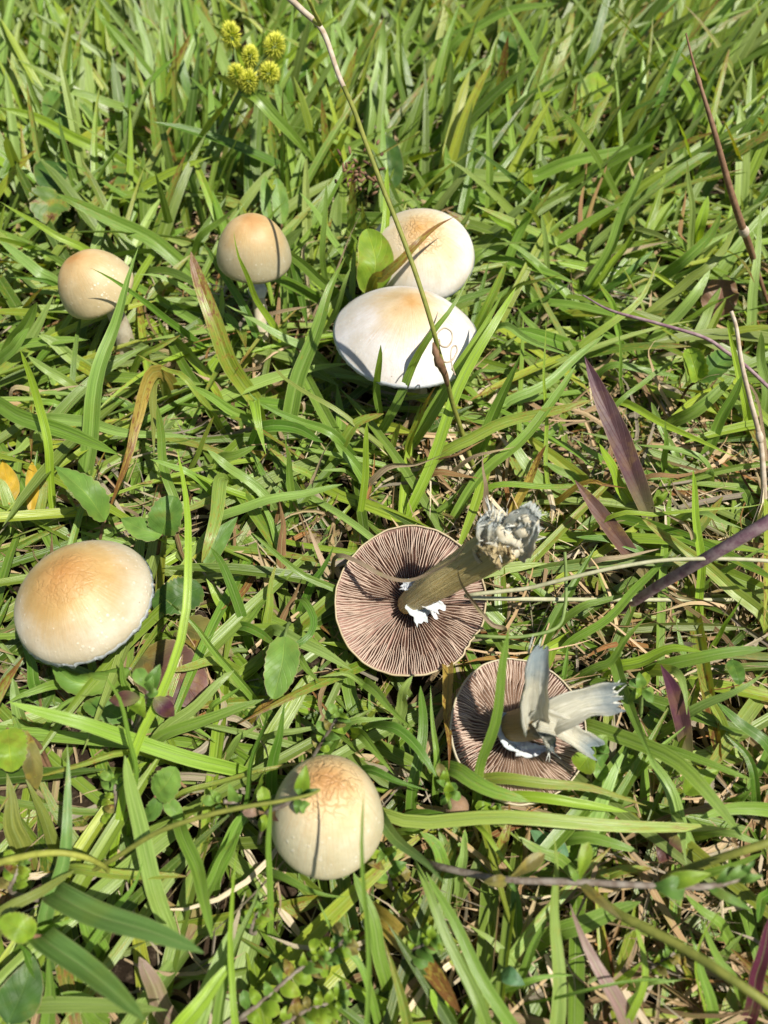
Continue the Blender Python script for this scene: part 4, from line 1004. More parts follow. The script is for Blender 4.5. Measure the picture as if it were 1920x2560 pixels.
'V2': [('l', 55, (640,650,2),(520,530,2.5),(420,460,3)), ('g', 50, (660,750,3),(800,720,3.5),(940,710,3.5)), ('l', 50, (385,190,2),(395,90,2.5),(400,0,3)), ('g', 70, (300,170,2),(250,60,2.6),(180,0,3)), ('g', 60, (900,160,2),(780,100,2.6),(660,20,3)), ('g', 45, (680,700,2),(740,580,3),(810,420,4)), ('d', 45, (650,650,1),(690,520,2),(770,260,2.6)), ('d', 40, (720,940,1),(690,860,1.6),(670,760,2)), ('y', 100, (320,950,1),(280,860,2),(230,780,2.5)), ('D', 40, (440,640,1),(390,500,1.6),(350,450,2))],
'V3': [('g', 60, (730,470,3),(620,390,3.5),(540,310,4)), ('g', 50, (800,750,2.5),(700,640,3),(620,430,4)), ('g', 60, (680,940,1),(630,700,2.5),(560,470,3)), ('y', 38, (270,950,3),(330,750,4),(330,580,4.5),(280,400,5)), ('g', 16, (0,790,4),(300,745,4.5),(550,730,4.5)), ('g', 45, (640,210,3),(780,160,4),(935,100,5)), ('l', 50, (350,750,2),(440,742,2.4),(520,735,2.5)), ('y', 16, (640,950,1),(600,650,3),(650,480,4),(745,350,5)), ('y', 60, (220,740,1.5),(280,690,2),(330,640,2.4)), ('g', 55, (240,890,1.5),(270,840,2),(310,780,2.6)), ('l', 60, (720,620,1.5),(780,560,2),(830,500,2.4)), ('R', 36, (560,720,1),(530,650,1.6),(510,590,2)), ('r', 50, (150,220,1.5),(250,190,2),(380,180,2.2)), ('l', 70, (500,-60,3),(530,60,3.4),(550,170,3.4)), ('k', 60, (950,300,2),(920,350,3),(900,450,3.4))],
'V4': [('g', 70, (190,0,2),(280,280,4),(350,430,5),(405,545,5)), ('g', 85, (20,320,2),(250,380,3.5),(450,490,4.5),(600,620,5),(740,770,5),(825,880,5)), ('g', 50, (390,430,3),(600,500,4),(800,570,4.5),(870,590,4.5)), ('l', 85, (60,950,1.5),(90,820,2),(130,690,2.5),(200,530,3),(260,420,3)), ('l', 70, (560,950,1.5),(500,750,2.5),(440,600,3),(350,460,3)), ('g', 70, (1000,740,3),(750,745,3.8),(610,785,4)), ('l', 55, (610,245,3.5),(780,160,5),(900,90,5.5),(945,40,6)), ('k', 60, (952,440,3),(800,300,3.5),(700,210,4)), ('r', 60, (740,360,2),(680,230,3),(600,60,4)), ('l', 60, (740,860,3),(850,890,3.2),(1000,920,3)), ('l', 75, (480,60,3.5),(540,150,4),(550,270,3.6)), ('k', 45, (900,640,2),(850,480,2.6),(740,370,3)), ('g', 55, (340,700,1),(335,560,2),(340,480,2.6)), ('g', 55, (760,720,1),(820,680,1.8),(880,640,2.4)), ('g', 60, (0,880,2),(150,900,2.6),(310,950,2.6)), ('g', 45, (560,240,2.4),(610,270,3),(655,295,3))],
'V5': [('g', 65, (555,700,1),(590,480,3.2),(640,250,5.6),(690,20,7.8),(738,-256,9.8)), ('g', 85, (440,450,2.5),(560,500,3.6),(700,560,4),(845,605,4)), ('D', 60, (430,-60,2),(440,150,3),(445,300,3.5),(440,450,3.2)), ('k', 65, (130,230,3),(200,260,3.5),(300,360,3.6),(380,480,3.2)), ('l', 48, (-60,210,3),(60,195,3.5),(180,190,3.5)), ('g', 60, (40,20,2),(150,140,3),(280,260,3)), ('k', 60, (40,455,2.5),(200,505,3.2),(340,550,3)), ('g', 60, (0,270,2),(100,380,3),(170,470,3)), ('k', 55, (250,670,1),(280,450,2.5),(310,200,3),(300,30,3)), ('l', 60, (200,160,2),(220,50,3.5),(260,-20,4)), ('R', 72, (620,940,1),(690,850,2),(735,720,2.5),(740,600,2.5)), ('y', 30, (600,740,3),(680,850,3.5),(760,952,3)), ('l', 60, (490,930,1),(510,820,2),(520,740,2.5)), ('k', 50, (280,670,2),(400,675,2.6),(510,690,2.6)), ('l', 50, (440,930,1),(420,820,1.8),(390,740,2)), ('g', 35, (375,400,2.4),(360,220,3),(350,30,3.6)), ('g', 50, (180,760,1),(270,750,2),(370,780,2.2))],
'S': [('g', 20, (948,1045,2),(945,960,5.5),(952,862,8.5)), ('W', 33, (930,2025,2),(1050,2060,3),(1300,2050,4),(1600,2060,4),(1823,2072,3.5)), ('r', 32, (1240,1950,3),(1440,1965,3.5),(1540,1990,3.5),(1618,2015,3)), ('y', 26, (1290,1985,2.5),(1440,2010,3),(1570,2030,2.5)), ('s', 40, (950,2045,3),(1010,2110,4.5),(1070,2165,5.5),(1116,2213,6)),
 ('L', 38, (120,2290,3),(150,2190,4),(165,2080,5),(172,1960,5.5),(168,1860,6)), ('y', 22, (275,2180,1),(300,2060,2.5),(345,1880,4.5),(401,1733,6),(456,1522,7.6),(477,1303,8.6),(443,1125,9.2)), ('g', 13, (320,2080,1),(333,1976,3.5),(330,1875,5.5),(307,1768,7.5),(260,1687,9)), ('y', 20, (600,2590,4),(590,2450,4.5),(578,2340,5.5),(580,2200,7),(597,2110,8)), ('g', 40, (540,2190,1),(580,2090,2.5),(625,2020,3.5)),
 ('g', 18, (672,2320,1),(678,2200,3.5),(668,2100,5.5),(678,2000,7.5)), ('g', 13, (915,2600,4),(912,2400,6.5),(910,2200,9),(908,2080,10),(910,1972,11)), ('g', 36, (450,2060,2),(490,2170,4),(515,2260,5),(530,2347,5.5)), ('g', 38, (545,2590,3),(585,2400,4),(640,2250,4.5),(655,2180,4.5)), ('l', 52, (480,2590,3),(540,2430,3.5),(570,2330,3.5)), ('y', 50, (440,2600,4),(520,2480,4.5),(585,2400,4.5)),
 ('g', 31, (1220,2590,3),(1160,2430,4),(1090,2280,4.5),(1035,2145,4.5)), ('g', 33, (1290,2590,3),(1200,2430,4),(1120,2280,4.5),(1065,2180,4.5)), ('l', 42, (1385,2590,2),(1389,2330,4),(1391,2180,5.5),(1384,2085,6.5)), ('D', 55, (960,2300,2),(1050,2390,2.5),(1150,2530,3)), ('r', 38, (1020,2580,3),(990,2440,4),(958,2345,4.5)), ('k', 34, (1300,2400,1),(1290,2280,2),(1285,2200,2.5)),
 ('g', 45, (1400,2330,2.5),(1440,2315,3),(1520,2280,3.5),(1602,2255,4)), ('q', 52, (1585,2620,2.5),(1530,2480,3.5),(1450,2330,4),(1425,2260,4)), ('p', 38, (1880,2500,2),(1905,2400,4),(1925,2290,5)), ('b', 30, (1700,2480,.5),(1660,2400,1),(1640,2300,1.5)), ('b', 26, (900,2330,.5),(920,2400,1),(960,2480,1)), ('d', 30, (690,2350,.5),(700,2260,1),(695,2200,1.4)), ('d', 28, (820,2300,.5),(840,2260,.8),(860,2200,1.2))],
}
BT = dict(g=(.118, .225, .038), l=(.160, .268, .074), k=(.070, .165, .022), y=(.175, .300, .030), r=(.150, .235, .040), t=(.130, .240, .030), d=(.44, .33, .20), b=(.24, .135, .062), o=(.140, .190, .045), p=(.090, .020, .050), q=(.20, .15, .14), s=(.085, .175, .050), G=(.140, .270, .060), Y=(.165, .30, .040), L=(.120, .250, .070), W=(.200, .285, .065), R=(.160, .245, .030), D=(.30, .24, .06), T=(.150, .26, .055))
BR = dict(r=.6, t=.45, R=.95, D=1.0, T=.55, W=.5, b=.3, o=.25, y=.1)
COLOUR = {'g': 'mid-green', 'l': 'pale green', 'k': 'dark green', 'y': 'yellow-green', 'r': 'rust-flecked green', 't': 'brown-tipped green', 'd': 'dry tan', 'b': 'withered brown', 'o': 'dull olive', 's': 'grey-green', 'q': 'faded pinkish', 'D': 'half-dead rusty', 'R': 'rust-streaked', 'G': 'tall green', 'Y': 'bright green', 'L': 'glossy green', 'W': 'brown-streaked', 'T': 'drooping green', 'p': 'dark purple'}
OWN_LABEL = {
 'G': 'tall broad green grass blade leaning across the tan bell-shaped mushroom',
 'Y': 'long bright green grass blade stretching below the frilled cream mushroom',
 'L': 'broad glossy upright green blade beside the yellow arching stem',
 'W': 'long flat yellowish blade with brown streaks lying below the overturned mushrooms',
 'T': 'drooping broad green blade with a small brown tip beside scalloped leaves',
 'p': 'dark purple upright grass blade beside pale thatch',
}
# things to name a blade by: (S pixel, height cm, phrase)
MARKS = [((246, 712), 5, 'tan bell-shaped mushroom'), ((635, 640), 6, 'small egg-capped mushroom'), ((1050, 632), 6, 'cream cap with ochre centre'), ((1016, 838), 6, 'widest white cap'), ((205, 1490), 5, 'frilled cream mushroom'), ((818, 2050), 4, 'round cracked mushroom'),
 ((1026, 1500), 3, 'large overturned mushroom'), ((1297, 1822), 3, 'small overturned mushroom'), ((600, 226), 9, 'spiky sedge heads'), ((270, 460), 3, 'yellow-blotched heart leaf'), ((140, 280), 5, 'pale heart-shaped leaf'), ((1485, 228), 5, 'folded bright heart leaf'), ((1267, 120), 6, 'small round green leaf'),
 ((1787, 333), 12, 'reddish brown stalk'), ((1640, 808), 6, 'thin mauve stem'), ((1540, 1090), 4, 'broad purple leaf'), ((1757, 1400), 6, 'thick purple stalk'), ((1700, 1790), 3, 'maroon leaf'), ((1600, 2213), 6, 'hairy creeping weed'), ((440, 1700), 1.5, 'purple-brown flat leaf'), ((700, 1660), 4, 'notched bright leaf'),
 ((150, 2135), 6, 'yellow arching stem'), ((740, 2430), 2.5, 'yellow-green leafy mat'), ((415, 1960), 4, 'veined serrated leaf'), ((20, 1200), 2, 'yellow dying leaves'), ((1793, 735), 2.5, 'dead brown leaf'), ((1880, 1100), 4, 'grey-tan straw'), ((900, 428), 8, 'brown seed cluster'), ((1520, 2450), 3, 'faded pinkish blade')]
MARKP = None
def blade_label(kind, P, wd):
    if kind in OWN_LABEL: return OWN_LABEL[kind], None
    global MARKP
    if MARKP is None: MARKP = np.array([at(x, y, z / 100) for (x, y), z, _ in MARKS])
    c = P[1:].mean(0)
    dx = np.linalg.norm((MARKP - c)[:, :2], axis=1)
    i = int(np.argmin(dx))
    rel = 'beside' if dx[i] < .055 else 'near'
    if dx[i] < .10 and c[1] > MARKP[i][1] + .035: rel = 'behind'
    elif dx[i] < .10 and c[1] < MARKP[i][1] - .035: rel = 'before'
    L = np.linalg.norm(np.diff(P, axis=0), axis=1).sum()
    size = ('short ' if L < .06 else ('long ' if L > .14 else '')) + ('broad ' if wd > .0085 else ('narrow ' if wd < .005 else ''))
    d = P[-1] - P[0]
    rise = d[2] / max(np.linalg.norm(d), 1e-6)
    pose = 'upright' if rise > .75 else ('lying flat' if rise < .28 else 'slanting ' + ('right' if d[0] > .02 else 'left' if d[0] < -.02 else 'away'))
    return f"{size}{COLOUR[kind]} grass blade {pose} {rel} the {MARKS[i][2]}", COLOUR[kind] + ' grass blades in the lawn'

def hero_blades():
    rs = np.random.default_rng(21)
    count = 0
    for tile, items in BLADES.items():
        s = TILES[tile][2]
        for it in items:
            kind, w = it[0], it[1]
            P = np.array([tpt(tile, *p) for p in it[2:]])
            wd = w / s / FPX * np.mean([depth_of(p) for p in P]) * (1.0 if w / s > 12 else 1.1)
            if P[0][2] > 0.004:                           # carry the blade down to its root in the soil
                h = P[1] - P[0]; h[2] = 0
                r0 = P[0] - unit(h) * min(.6 * P[0][2], .02)
                r0[2] = -.004
                P = np.vstack([r0, P])
            Q = spline(P, 17)
            ll = np.linalg.norm(P[-1] - P[0])
            ph = rs.uniform(0, 6.28, 3)
            tq = np.linspace(0, 1, 17)[:, None]
            Q = Q + .010 * ll * np.sin(tq * rs.uniform(3, 7, 3) * 2 + ph) * np.sin(tq * np.pi)
            dead = kind in 'db'
            N0 = unit(unit(CAMP - P.mean(0)) * .75 + np.array([0, 0, .5]) + rs.normal(0, .22, 3))
            V, F, uv = blade_geo(Q, wd, fold=rs.uniform(.15, .65) if not dead else rs.uniform(-.3, .8), N0=N0, sharp=(rs.random() < .4) or dead, roll=rs.normal(0, .18), twist=rs.normal(0, .25) if not dead else rs.normal(0, 1.2))
            c = np.array(BT[kind]) * (1.0 if dead else np.array([1.62, 1.45, 1.2])) * rs.uniform(.88, 1.12) * rs.uniform(.95, 1.05, 3)
            buv = np.c_[uv, np.full(len(V), rs.random())]
            ti = np.tile(np.r_[c, BR.get(kind, 0.0 if rs.random() < .8 else .35)], (len(V), 1))
            lab, grp = blade_label(kind, P, wd)
            single('grass_blade' if not dead else 'dead_grass_blade', lab, 'grass blade', V, F, M_DRY if dead else M_GRASS, {'buv': buv, 'tint': ti}, grp, org=P[0])
            count += 1
    print('hero blades', count)
hero_blades()
# ------------------------------------------------------------------ broad-leaved weeds
def leaf_material():
    m, nt = mat_new('weed_leaf'); k = NT(nt)
    tint = k.attr('tint'); buv = k.attr('buv')
    sep = k.n('SeparateXYZ'); k.l(buv.outputs['Vector'], sep.inputs[0])
    u, v, r = sep.outputs
    au = k.math('ABSOLUTE', u)
    ph = k.math('ADD', k.math('MULTIPLY', v, 7.0), k.math('MULTIPLY', au, -2.4))
    fr = k.math('ABSOLUTE', k.math('SUBTRACT', k.math('FRACT', ph), 0.5))
    side = k.math('SUBTRACT', 1.0, k.step(fr, 0.02, 0.09))
    mid = k.math('SUBTRACT', 1.0, k.step(au, 0.015, 0.06))
    vein = k.math('MAXIMUM', k.math('MULTIPLY', side, 0.55), mid)
    n1 = k.noise(k.pos(), 90.0, 4.0, 0.6)
    n2 = k.noise(k.pos(), 420.0, 3.0, 0.6)
    col = k.mix(k.step(n1, .3, .7), k.mix(1.0, tint.outputs['Color'], (.8, .85, .8), 'MULTIPLY'), k.mix(1.0, tint.outputs['Color'], (1.15, 1.1, 1.0), 'MULTIPLY'))
    col = k.mix(k.math('MULTIPLY', vein, .35), col, k.mix(1.0, tint.outputs['Color'], (1.9, 1.5, 1.6), 'MULTIPLY'))
    sp = k.math('MULTIPLY', k.step(k.math('ADD', n1, k.math('MULTIPLY', n2, .25)), .70, .80), tint.outputs['Alpha'])
    col = k.mix(k.math('MULTIPLY', k.step(n1, .50, .68), k.math('MULTIPLY', tint.outputs['Alpha'], .8)), col, (.34, .26, .035))
    col = k.mix(sp, col, (.13, .055, .018))
    ed = k.step(au, .93, 1.0)
    col = k.mix(k.math('MULTIPLY', ed, .5), col, (.40, .30, .16))
    bump = k.math('SUBTRACT', k.math('MULTIPLY', n2, .4), k.math('MULTIPLY', vein, .8))
    principled(k, col, 0.5, 0.4, bump=bump, bstr=.5, bdist=.0006, transl=.28, tcol=k.mix(1.0, col, (1.5, 1.35, .5), 'MULTIPLY'))
    return m
M_LEAF = leaf_material()
M_STALK = {}
def stalk_mat(key):
    if key not in M_STALK:
        c = dict(green=((.13, .20, .05), (.20, .27, .08)), brown=((.16, .085, .045), (.26, .15, .085)), purple=((.21, .11, .14), (.36, .26, .26)), tan=((.40, .31, .21), (.56, .48, .37)), yellow=((.26, .27, .045), (.36, .38, .07)), fuzzy=((.15, .11, .08), (.30, .26, .21)), pale=((.36, .36, .20), (.46, .45, .29)), olive=((.17, .19, .035), (.25, .26, .05)), dark=((.075, .032, .02), (.13, .06, .035)))[key]
        M_STALK[key] = plain_material('stalk_' + key, c[0], c[1], 240, .6, transl=.1)
    return M_STALK[key]

SHAPE = {
 'round': ([0, .04, .15, .32, .5, .7, .86, .96, 1], [.10, .45, .82, 1, 1, .88, .62, .32, .04]),
 'ovate': ([0, .08, .25, .42, .6, .78, .9, 1], [.10, .55, .95, 1, .85, .55, .28, .02]),
 'lance': ([0, .1, .3, .55, .75, .9, 1], [.45, .62, .9, 1, .82, .42, .03]),
 'spoon': ([0, .2, .4, .62, .8, .93, 1], [.18, .32, .62, 1, .95, .55, .06]),
}
def leaf_geo(P, w, shape='round', fold=.2, curl=0.0, scallop=0.0, nsc=9, N0=(0, -.4, 1), nv=47, nu=11, wave=0.0, seed=0, roll=0.0):
    Q = spline(P, nv)
    T = np.gradient(Q, axis=0); T /= np.linalg.norm(T, axis=1, keepdims=True)
    N = np.tile(unit(N0), (nv, 1))
    Sd = np.cross(T, N); Sd /= np.maximum(np.linalg.norm(Sd, axis=1, keepdims=True), 1e-6)
    Nn = np.cross(Sd, T)
    ca, sa = math.cos(roll), math.sin(roll)
    Sd, Nn = Sd * ca + Nn * sa, -Sd * sa + Nn * ca
    t = np.linspace(0, 1, nv)
    hw = .5 * w * np.interp(t, *SHAPE[shape])
    if scallop: hw = hw * (1 + scallop * (np.abs(np.sin(t * np.pi * nsc)) - .6))
    u = np.linspace(-1, 1, nu)
    ang = u[None, :] * curl                                       # rolled edges
    if curl:
        lat = np.sin(ang) / curl; ver = (1 - np.cos(ang)) / curl
    else:
        lat = np.tile(u, (nv, 1)); ver = np.zeros((nv, nu))
    lat, ver = np.broadcast_to(lat, (nv, nu)), np.broadcast_to(ver, (nv, nu))
    ver = ver + fold * np.abs(u)[None]
    ver = ver + wave * np.sin(t * 17 + seed)[:, None] * (u ** 2)[None] + .03 * np.sin(t * 22 + seed)[:, None] * np.sin(np.abs(u) * 5)[None]
    V = Q[:, None] + Sd[:, None] * (lat * hw[:, None])[..., None] + Nn[:, None] * (ver * hw[:, None])[..., None]
    uv = np.stack([np.tile(u, (nv, 1)), np.repeat(t[:, None], nu, 1), np.full((nv, nu), (seed * .37) % 1)], -1)
    i = np.arange(nv - 1)[:, None] * nu; j = np.arange(nu - 1)[None]
    F = np.stack([i + j, i + j + 1, i + nu + j + 1, i + nu + j], -1).reshape(-1, 4)
    return V.reshape(-1, 3), F, uv.reshape(-1, 3)

def sp_(p): return at(p[0], p[1], p[2] / 100.0)

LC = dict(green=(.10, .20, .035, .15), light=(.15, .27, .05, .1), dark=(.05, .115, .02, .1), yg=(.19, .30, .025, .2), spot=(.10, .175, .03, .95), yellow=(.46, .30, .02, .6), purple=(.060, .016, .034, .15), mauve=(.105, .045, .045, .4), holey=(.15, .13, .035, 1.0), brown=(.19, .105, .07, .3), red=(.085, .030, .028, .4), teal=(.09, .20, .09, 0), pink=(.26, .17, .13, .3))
def leaf_part(parent, name, P, wpx, shape, col, seed=0, **kw):
    P = np.array([sp_(p) for p in P])
    w = wpx / FPX * np.mean([depth_of(p) for p in P])
    c = kw.pop('N0', None)
    if c is None: c = unit(unit(CAMP - P.mean(0)) * .7 + np.array([0, 0, .55]))
    V, F, uv = leaf_geo(P, w, shape, seed=seed, N0=c, **kw)
    ti = np.tile(np.array(LC[col]), (len(V), 1))
    if col in ('purple', 'red', 'mauve', 'holey'):               # green at the base and along the ribs, deeper colour outwards
        g_ = np.clip((.38 - uv[:, 1]) / .3, 0, 1)[:, None] * .8 + (.25 * (.5 + .5 * np.sin(uv[:, 0] * 16)) * (.5 + .5 * np.sin(uv[:, 1] * 5 + seed)))[:, None]
        ti[:, :3] = ti[:, :3] * (1 - g_) + np.array([.12, .13, .04]) * g_
        ti[:, :3] *= (1 + .45 * (uv[:, 0:1] < 0))
    ti[:, :3] *= (1 + .18 * np.sin(uv[:, 1:2] * 9 + seed) * np.sin(uv[:, 0:1] * 4 + seed * 2))
    return part(parent, name, V, F, M_LEAF, {'buv': uv, 'tint': ti})

def ground_under(p, dx=0.0, dy=0.0):
    return np.array([p[0] + dx, p[1] + dy, -.004])

def weed_leaf(label, leaves, stalk='brown', foot=None, r=.0009, group=None, name='broadleaf_weed', cat='weed'):
    """leaves: list of (points, width px, shape, colour, kwargs); the first point of the first leaf carries the stalk"""
    b = sp_(leaves[0][0][0])
    g = sp_((*foot, -.4)) if foot else ground_under(b, .004, -.006)
    t = thing(name, label, cat, g, group)
    for i, L in enumerate(leaves):
        leaf_part(t, 'leaf', L[0], L[1], L[2], L[3], seed=i * 5 + int(L[0][0][0]), **(L[4] if len(L) > 4 else {}))
        b = sp_(L[0][0])
        Q = spline([g, g * .45 + b * .55 + np.array([0, .004, .002]), b], 9)
        v, f = tube_geo(Q, np.linspace(r * 1.2, r * .8, 9), 7)
        part(t, 'stalk', v, f, stalk_mat(stalk))
    return t

SC = dict(scallop=.13, nsc=10)
weed_leaf('pale heart-shaped leaf on a brown stalk crossed by a yellow-green blade', [([(162, 350, 4.2), (150, 300, 5), (127, 226, 6)], 76, 'round', 'green', dict(fold=.15, **SC))], foot=(195, 480))
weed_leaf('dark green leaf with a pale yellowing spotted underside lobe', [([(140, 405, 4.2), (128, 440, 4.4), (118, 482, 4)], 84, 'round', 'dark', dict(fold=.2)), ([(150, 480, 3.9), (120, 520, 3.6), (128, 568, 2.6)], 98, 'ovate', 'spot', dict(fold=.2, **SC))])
weed_leaf('dark green heart leaf with a yellow blotched tip below the long grass', [([(268, 402, 3.4), (272, 450, 3.2), (274, 532, 2.2)], 112, 'ovate', 'spot', dict(fold=.12, **SC))])
weed_leaf('two light serrated leaves behind the small tan mushroom', [([(672, 560, 2.4), (666, 500, 3.6), (662, 438, 4.6)], 30, 'round', 'light', dict(fold=.25, **SC)), ([(705, 560, 2.4), (700, 500, 3.6), (692, 445, 4.6)], 42, 'round', 'light', dict(fold=.2, scallop=.1, nsc=9))])
weed_leaf('round yellow-green leaf pressed against the cream mushroom cap', [([(916, 735, 4.5), (940, 660, 6.2), (918, 572, 7.2)], 92, 'round', 'yg', dict(fold=.1, curl=.5))], stalk='green')
weed_leaf('dark smooth oval leaf beside a shiny upright blade', [([(985, 470, 2.4), (978, 400, 4), (968, 338, 5.5)], 58, 'round', 'dark', dict(fold=.2))], stalk='green')
weed_leaf('small round green leaf among tall grass behind the pale caps', [([(1268, 172, 4.5), (1268, 120, 6), (1258, 78, 7)], 54, 'round', 'green', dict(fold=.2, **SC))])
weed_leaf('bright heart-shaped leaf folded along its rib among tall grass', [([(1520, 210, 4.6), (1488, 225, 4.8), (1462, 262, 4.2)], 74, 'round', 'yg', dict(fold=.4))])
weed_leaf('dark toothed leaf half under crossing pale blades', [([(1285, 590, 2.4), (1320, 622, 2.7), (1348, 648, 2.4)], 72, 'round', 'dark', dict(fold=.1, scallop=.12, nsc=8))])
weed_leaf('rolled bright green leaf on a reddish stalk beside the purple stem', [([(1745, 952, 4.2), (1735, 915, 5), (1722, 872, 5.2)], 62, 'round', 'yg', dict(curl=1.1, **SC)), ([(1745, 952, 4.2), (1790, 915, 5), (1822, 885, 5)], 66, 'round', 'green', dict(curl=.7, **SC))], foot=(1690, 1030))
weed_leaf('large scalloped leaf folded along its rib above the frilled cream mushroom', [([(262, 1302, 3.2), (215, 1235, 4.8), (138, 1166, 5.2)], 74, 'ovate', 'light', dict(fold=.55, roll=-.35, **SC))], foot=(245, 1385))
weed_leaf('pair of crinkled scalloped leaves beside the thin yellow stem', [([(405, 1335, 4.2), (360, 1325, 4.6), (302, 1296, 4.6)], 58, 'ovate', 'light', dict(fold=.35, scallop=.1, nsc=9)), ([(405, 1335, 4.2), (418, 1290, 5), (436, 1240, 5.4)], 82, 'round', 'green', dict(fold=.5, scallop=.1, nsc=8))], foot=(390, 1420))
weed_leaf('smooth dark leaf with a pale ragged edge behind a drooping blade', [([(512, 1415, 1.4), (550, 1345, 2), (594, 1292, 2.2)], 50, 'ovate', 'green', dict(fold=.1))])
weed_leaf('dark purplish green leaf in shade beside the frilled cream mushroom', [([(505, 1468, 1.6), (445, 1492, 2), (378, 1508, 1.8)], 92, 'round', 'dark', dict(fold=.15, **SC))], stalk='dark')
weed_leaf('boat-shaped curled leaf with pale hairy edge under the frilled cream mushroom', [([(326, 1672, 3.0), (262, 1700, 2.6), (190, 1705, 2.8), (132, 1664, 3.8)], 74, 'round', 'light', dict(curl=1.25, scallop=.08, nsc=12, roll=.35))], foot=(275, 1740), stalk='fuzzy')
weed_leaf('big purple-brown veined leaf lying flat on the thatch', [([(345, 1640, 1.1), (440, 1690, 1.6), (500, 1760, 1.2)], 150, 'round', 'mauve', dict(fold=.06, scallop=.05, nsc=12))], foot=(350, 1650))
weed_leaf('dull brownish green leaf blotched with insect damage on the thatch', [([(440, 1560, 1.0), (510, 1595, 1.5), (585, 1640, 1.1)], 96, 'ovate', 'holey', dict(fold=.05, scallop=.05, nsc=9))])
weed_leaf('grey-green fuzzy leaf under the bright long blade', [([(310, 1800, 1.4), (260, 1772, 2), (208, 1760, 1.8)], 56, 'round', 'green', dict(fold=.15, scallop=.1, nsc=10))], stalk='fuzzy')
weed_leaf('bright smooth leaf with notched margin beside the large overturned mushroom', [([(712, 1592, 3.8), (705, 1660, 3.9), (682, 1748, 3.2)], 84, 'round', 'light', dict(fold=.2, scallop=.07, nsc=8))], foot=(730, 1570), stalk='green')
weed_leaf('yellow-green leaf with a folded brownish half above crossing blades', [([(18, 1822, 5), (25, 1880, 5.2), (30, 1930, 4.6)], 84, 'round', 'yg', dict(fold=.1, **SC)), ([(58, 1830, 5), (80, 1900, 4.6), (92, 1975, 3.4)], 46, 'lance', 'holey', dict(fold=.3))])
weed_leaf('fresh veined serrated leaf with a lower lobe beside dry straw', [([(388, 1990, 3.4), (415, 1960, 4), (440, 1918, 4.4)], 78, 'round', 'light', dict(fold=.1, scallop=.12, nsc=8)), ([(400, 1988, 3.2), (380, 2030, 2.8), (345, 2048, 2.2)], 42, 'ovate', 'green', dict(fold=.2, scallop=.1, nsc=7)), ([(412, 1998, 3), (440, 2030, 2.8), (455, 2052, 2.4)], 38, 'ovate', 'light', dict(fold=.3))])
weed_leaf('blurred yellowish leaf under the grey-green blades', [([(85, 2340, 5.5), (50, 2320, 6), (0, 2296, 6)], 62, 'round', 'yg', dict(fold=.1, **SC))])
weed_leaf('broad dark purple leaf with pale ribs standing over pale straw', [([(1645, 1345, .6), (1600, 1230, 2.6), (1545, 1090, 4.8), (1500, 985, 6.2), (1462, 892, 7.2)], 56, 'lance', 'purple', dict(fold=.22, nv=31))], stalk='purple')
weed_leaf('reddish green leaf tapering to a dark red tip beside the purple one', [([(1645, 1475, .6), (1580, 1390, 2), (1505, 1290, 3.6), (1437, 1200, 4.8)], 44, 'lance', 'red', dict(fold=.2, nv=29))], stalk='purple')
weed_leaf('narrow maroon leaf with a pale midrib beside the leafy sprig', [([(1722, 1905, 1), (1702, 1791, 3), (1680, 1720, 4), (1652, 1662, 4.8)], 44, 'lance', 'purple', dict(fold=.2, nv=27))], stalk='purple')
weed_leaf('short wine-red leaf with green base under the hairy stem', [([(1690, 2085, 2.4), (1670, 2115, 2.6), (1648, 2158, 2.4)], 66, 'ovate', 'red', dict(fold=.1, wave=.1))])
weed_leaf('dead brown rounded leaf beside the reddish brown stalk', [([(1790, 790, 1.6), (1800, 740, 2.6), (1812, 692, 3.2)], 84, 'round', 'brown', dict(fold=.15, wave=.15))], stalk='brown', name='dead_leaf', cat='dead leaf')
weed_leaf('pair of yellow dying leaves partly under a dry straw', [([(22, 1262, 1.6), (18, 1205, 2.2), (6, 1150, 2.6)], 56, 'ovate', 'yellow', dict(fold=.1)), ([(78, 1275, 1.6), (82, 1215, 2.2), (80, 1155, 2.6)], 34, 'lance', 'yellow', dict(fold=.2))])
weed_leaf('bluish green small round leaf near the pale purple blade', [([(1255, 2428, 3), (1275, 2440, 3.4), (1312, 2462, 3.4)], 44, 'ovate', 'teal', dict(fold=.1))], stalk='green')
weed_leaf('bluish green triangular leaf deep under crossing blades', [([(1420, 2150, 1.2), (1370, 2110, 1.6), (1325, 2075, 1.6)], 60, 'ovate', 'teal', dict(fold=.1))], stalk='green')
weed_leaf('yellow-green leaf cupped under the wide crossing blade', [([(1712, 1985, 2.6), (1750, 1950, 3.2), (1798, 1925, 3.4)], 52, 'ovate', 'yg', dict(fold=.2))], stalk='green')
weed_leaf('dark oval leaf with a rolled tip at the straw patch', [([(1830, 1650, 2), (1845, 1690, 2.4), (1848, 1712, 2.2)], 40, 'round', 'green', dict(fold=.1))], stalk='green')
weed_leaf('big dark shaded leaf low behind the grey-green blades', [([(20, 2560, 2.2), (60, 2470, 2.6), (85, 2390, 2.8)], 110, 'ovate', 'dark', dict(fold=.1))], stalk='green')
weed_leaf('small yellow-green leaf between dry blades beside the purple leaf', [([(1632, 1262, 1.6), (1650, 1250, 2.6), (1672, 1228, 3)], 26, 'ovate', 'yg', dict(fold=.4))], stalk='green')

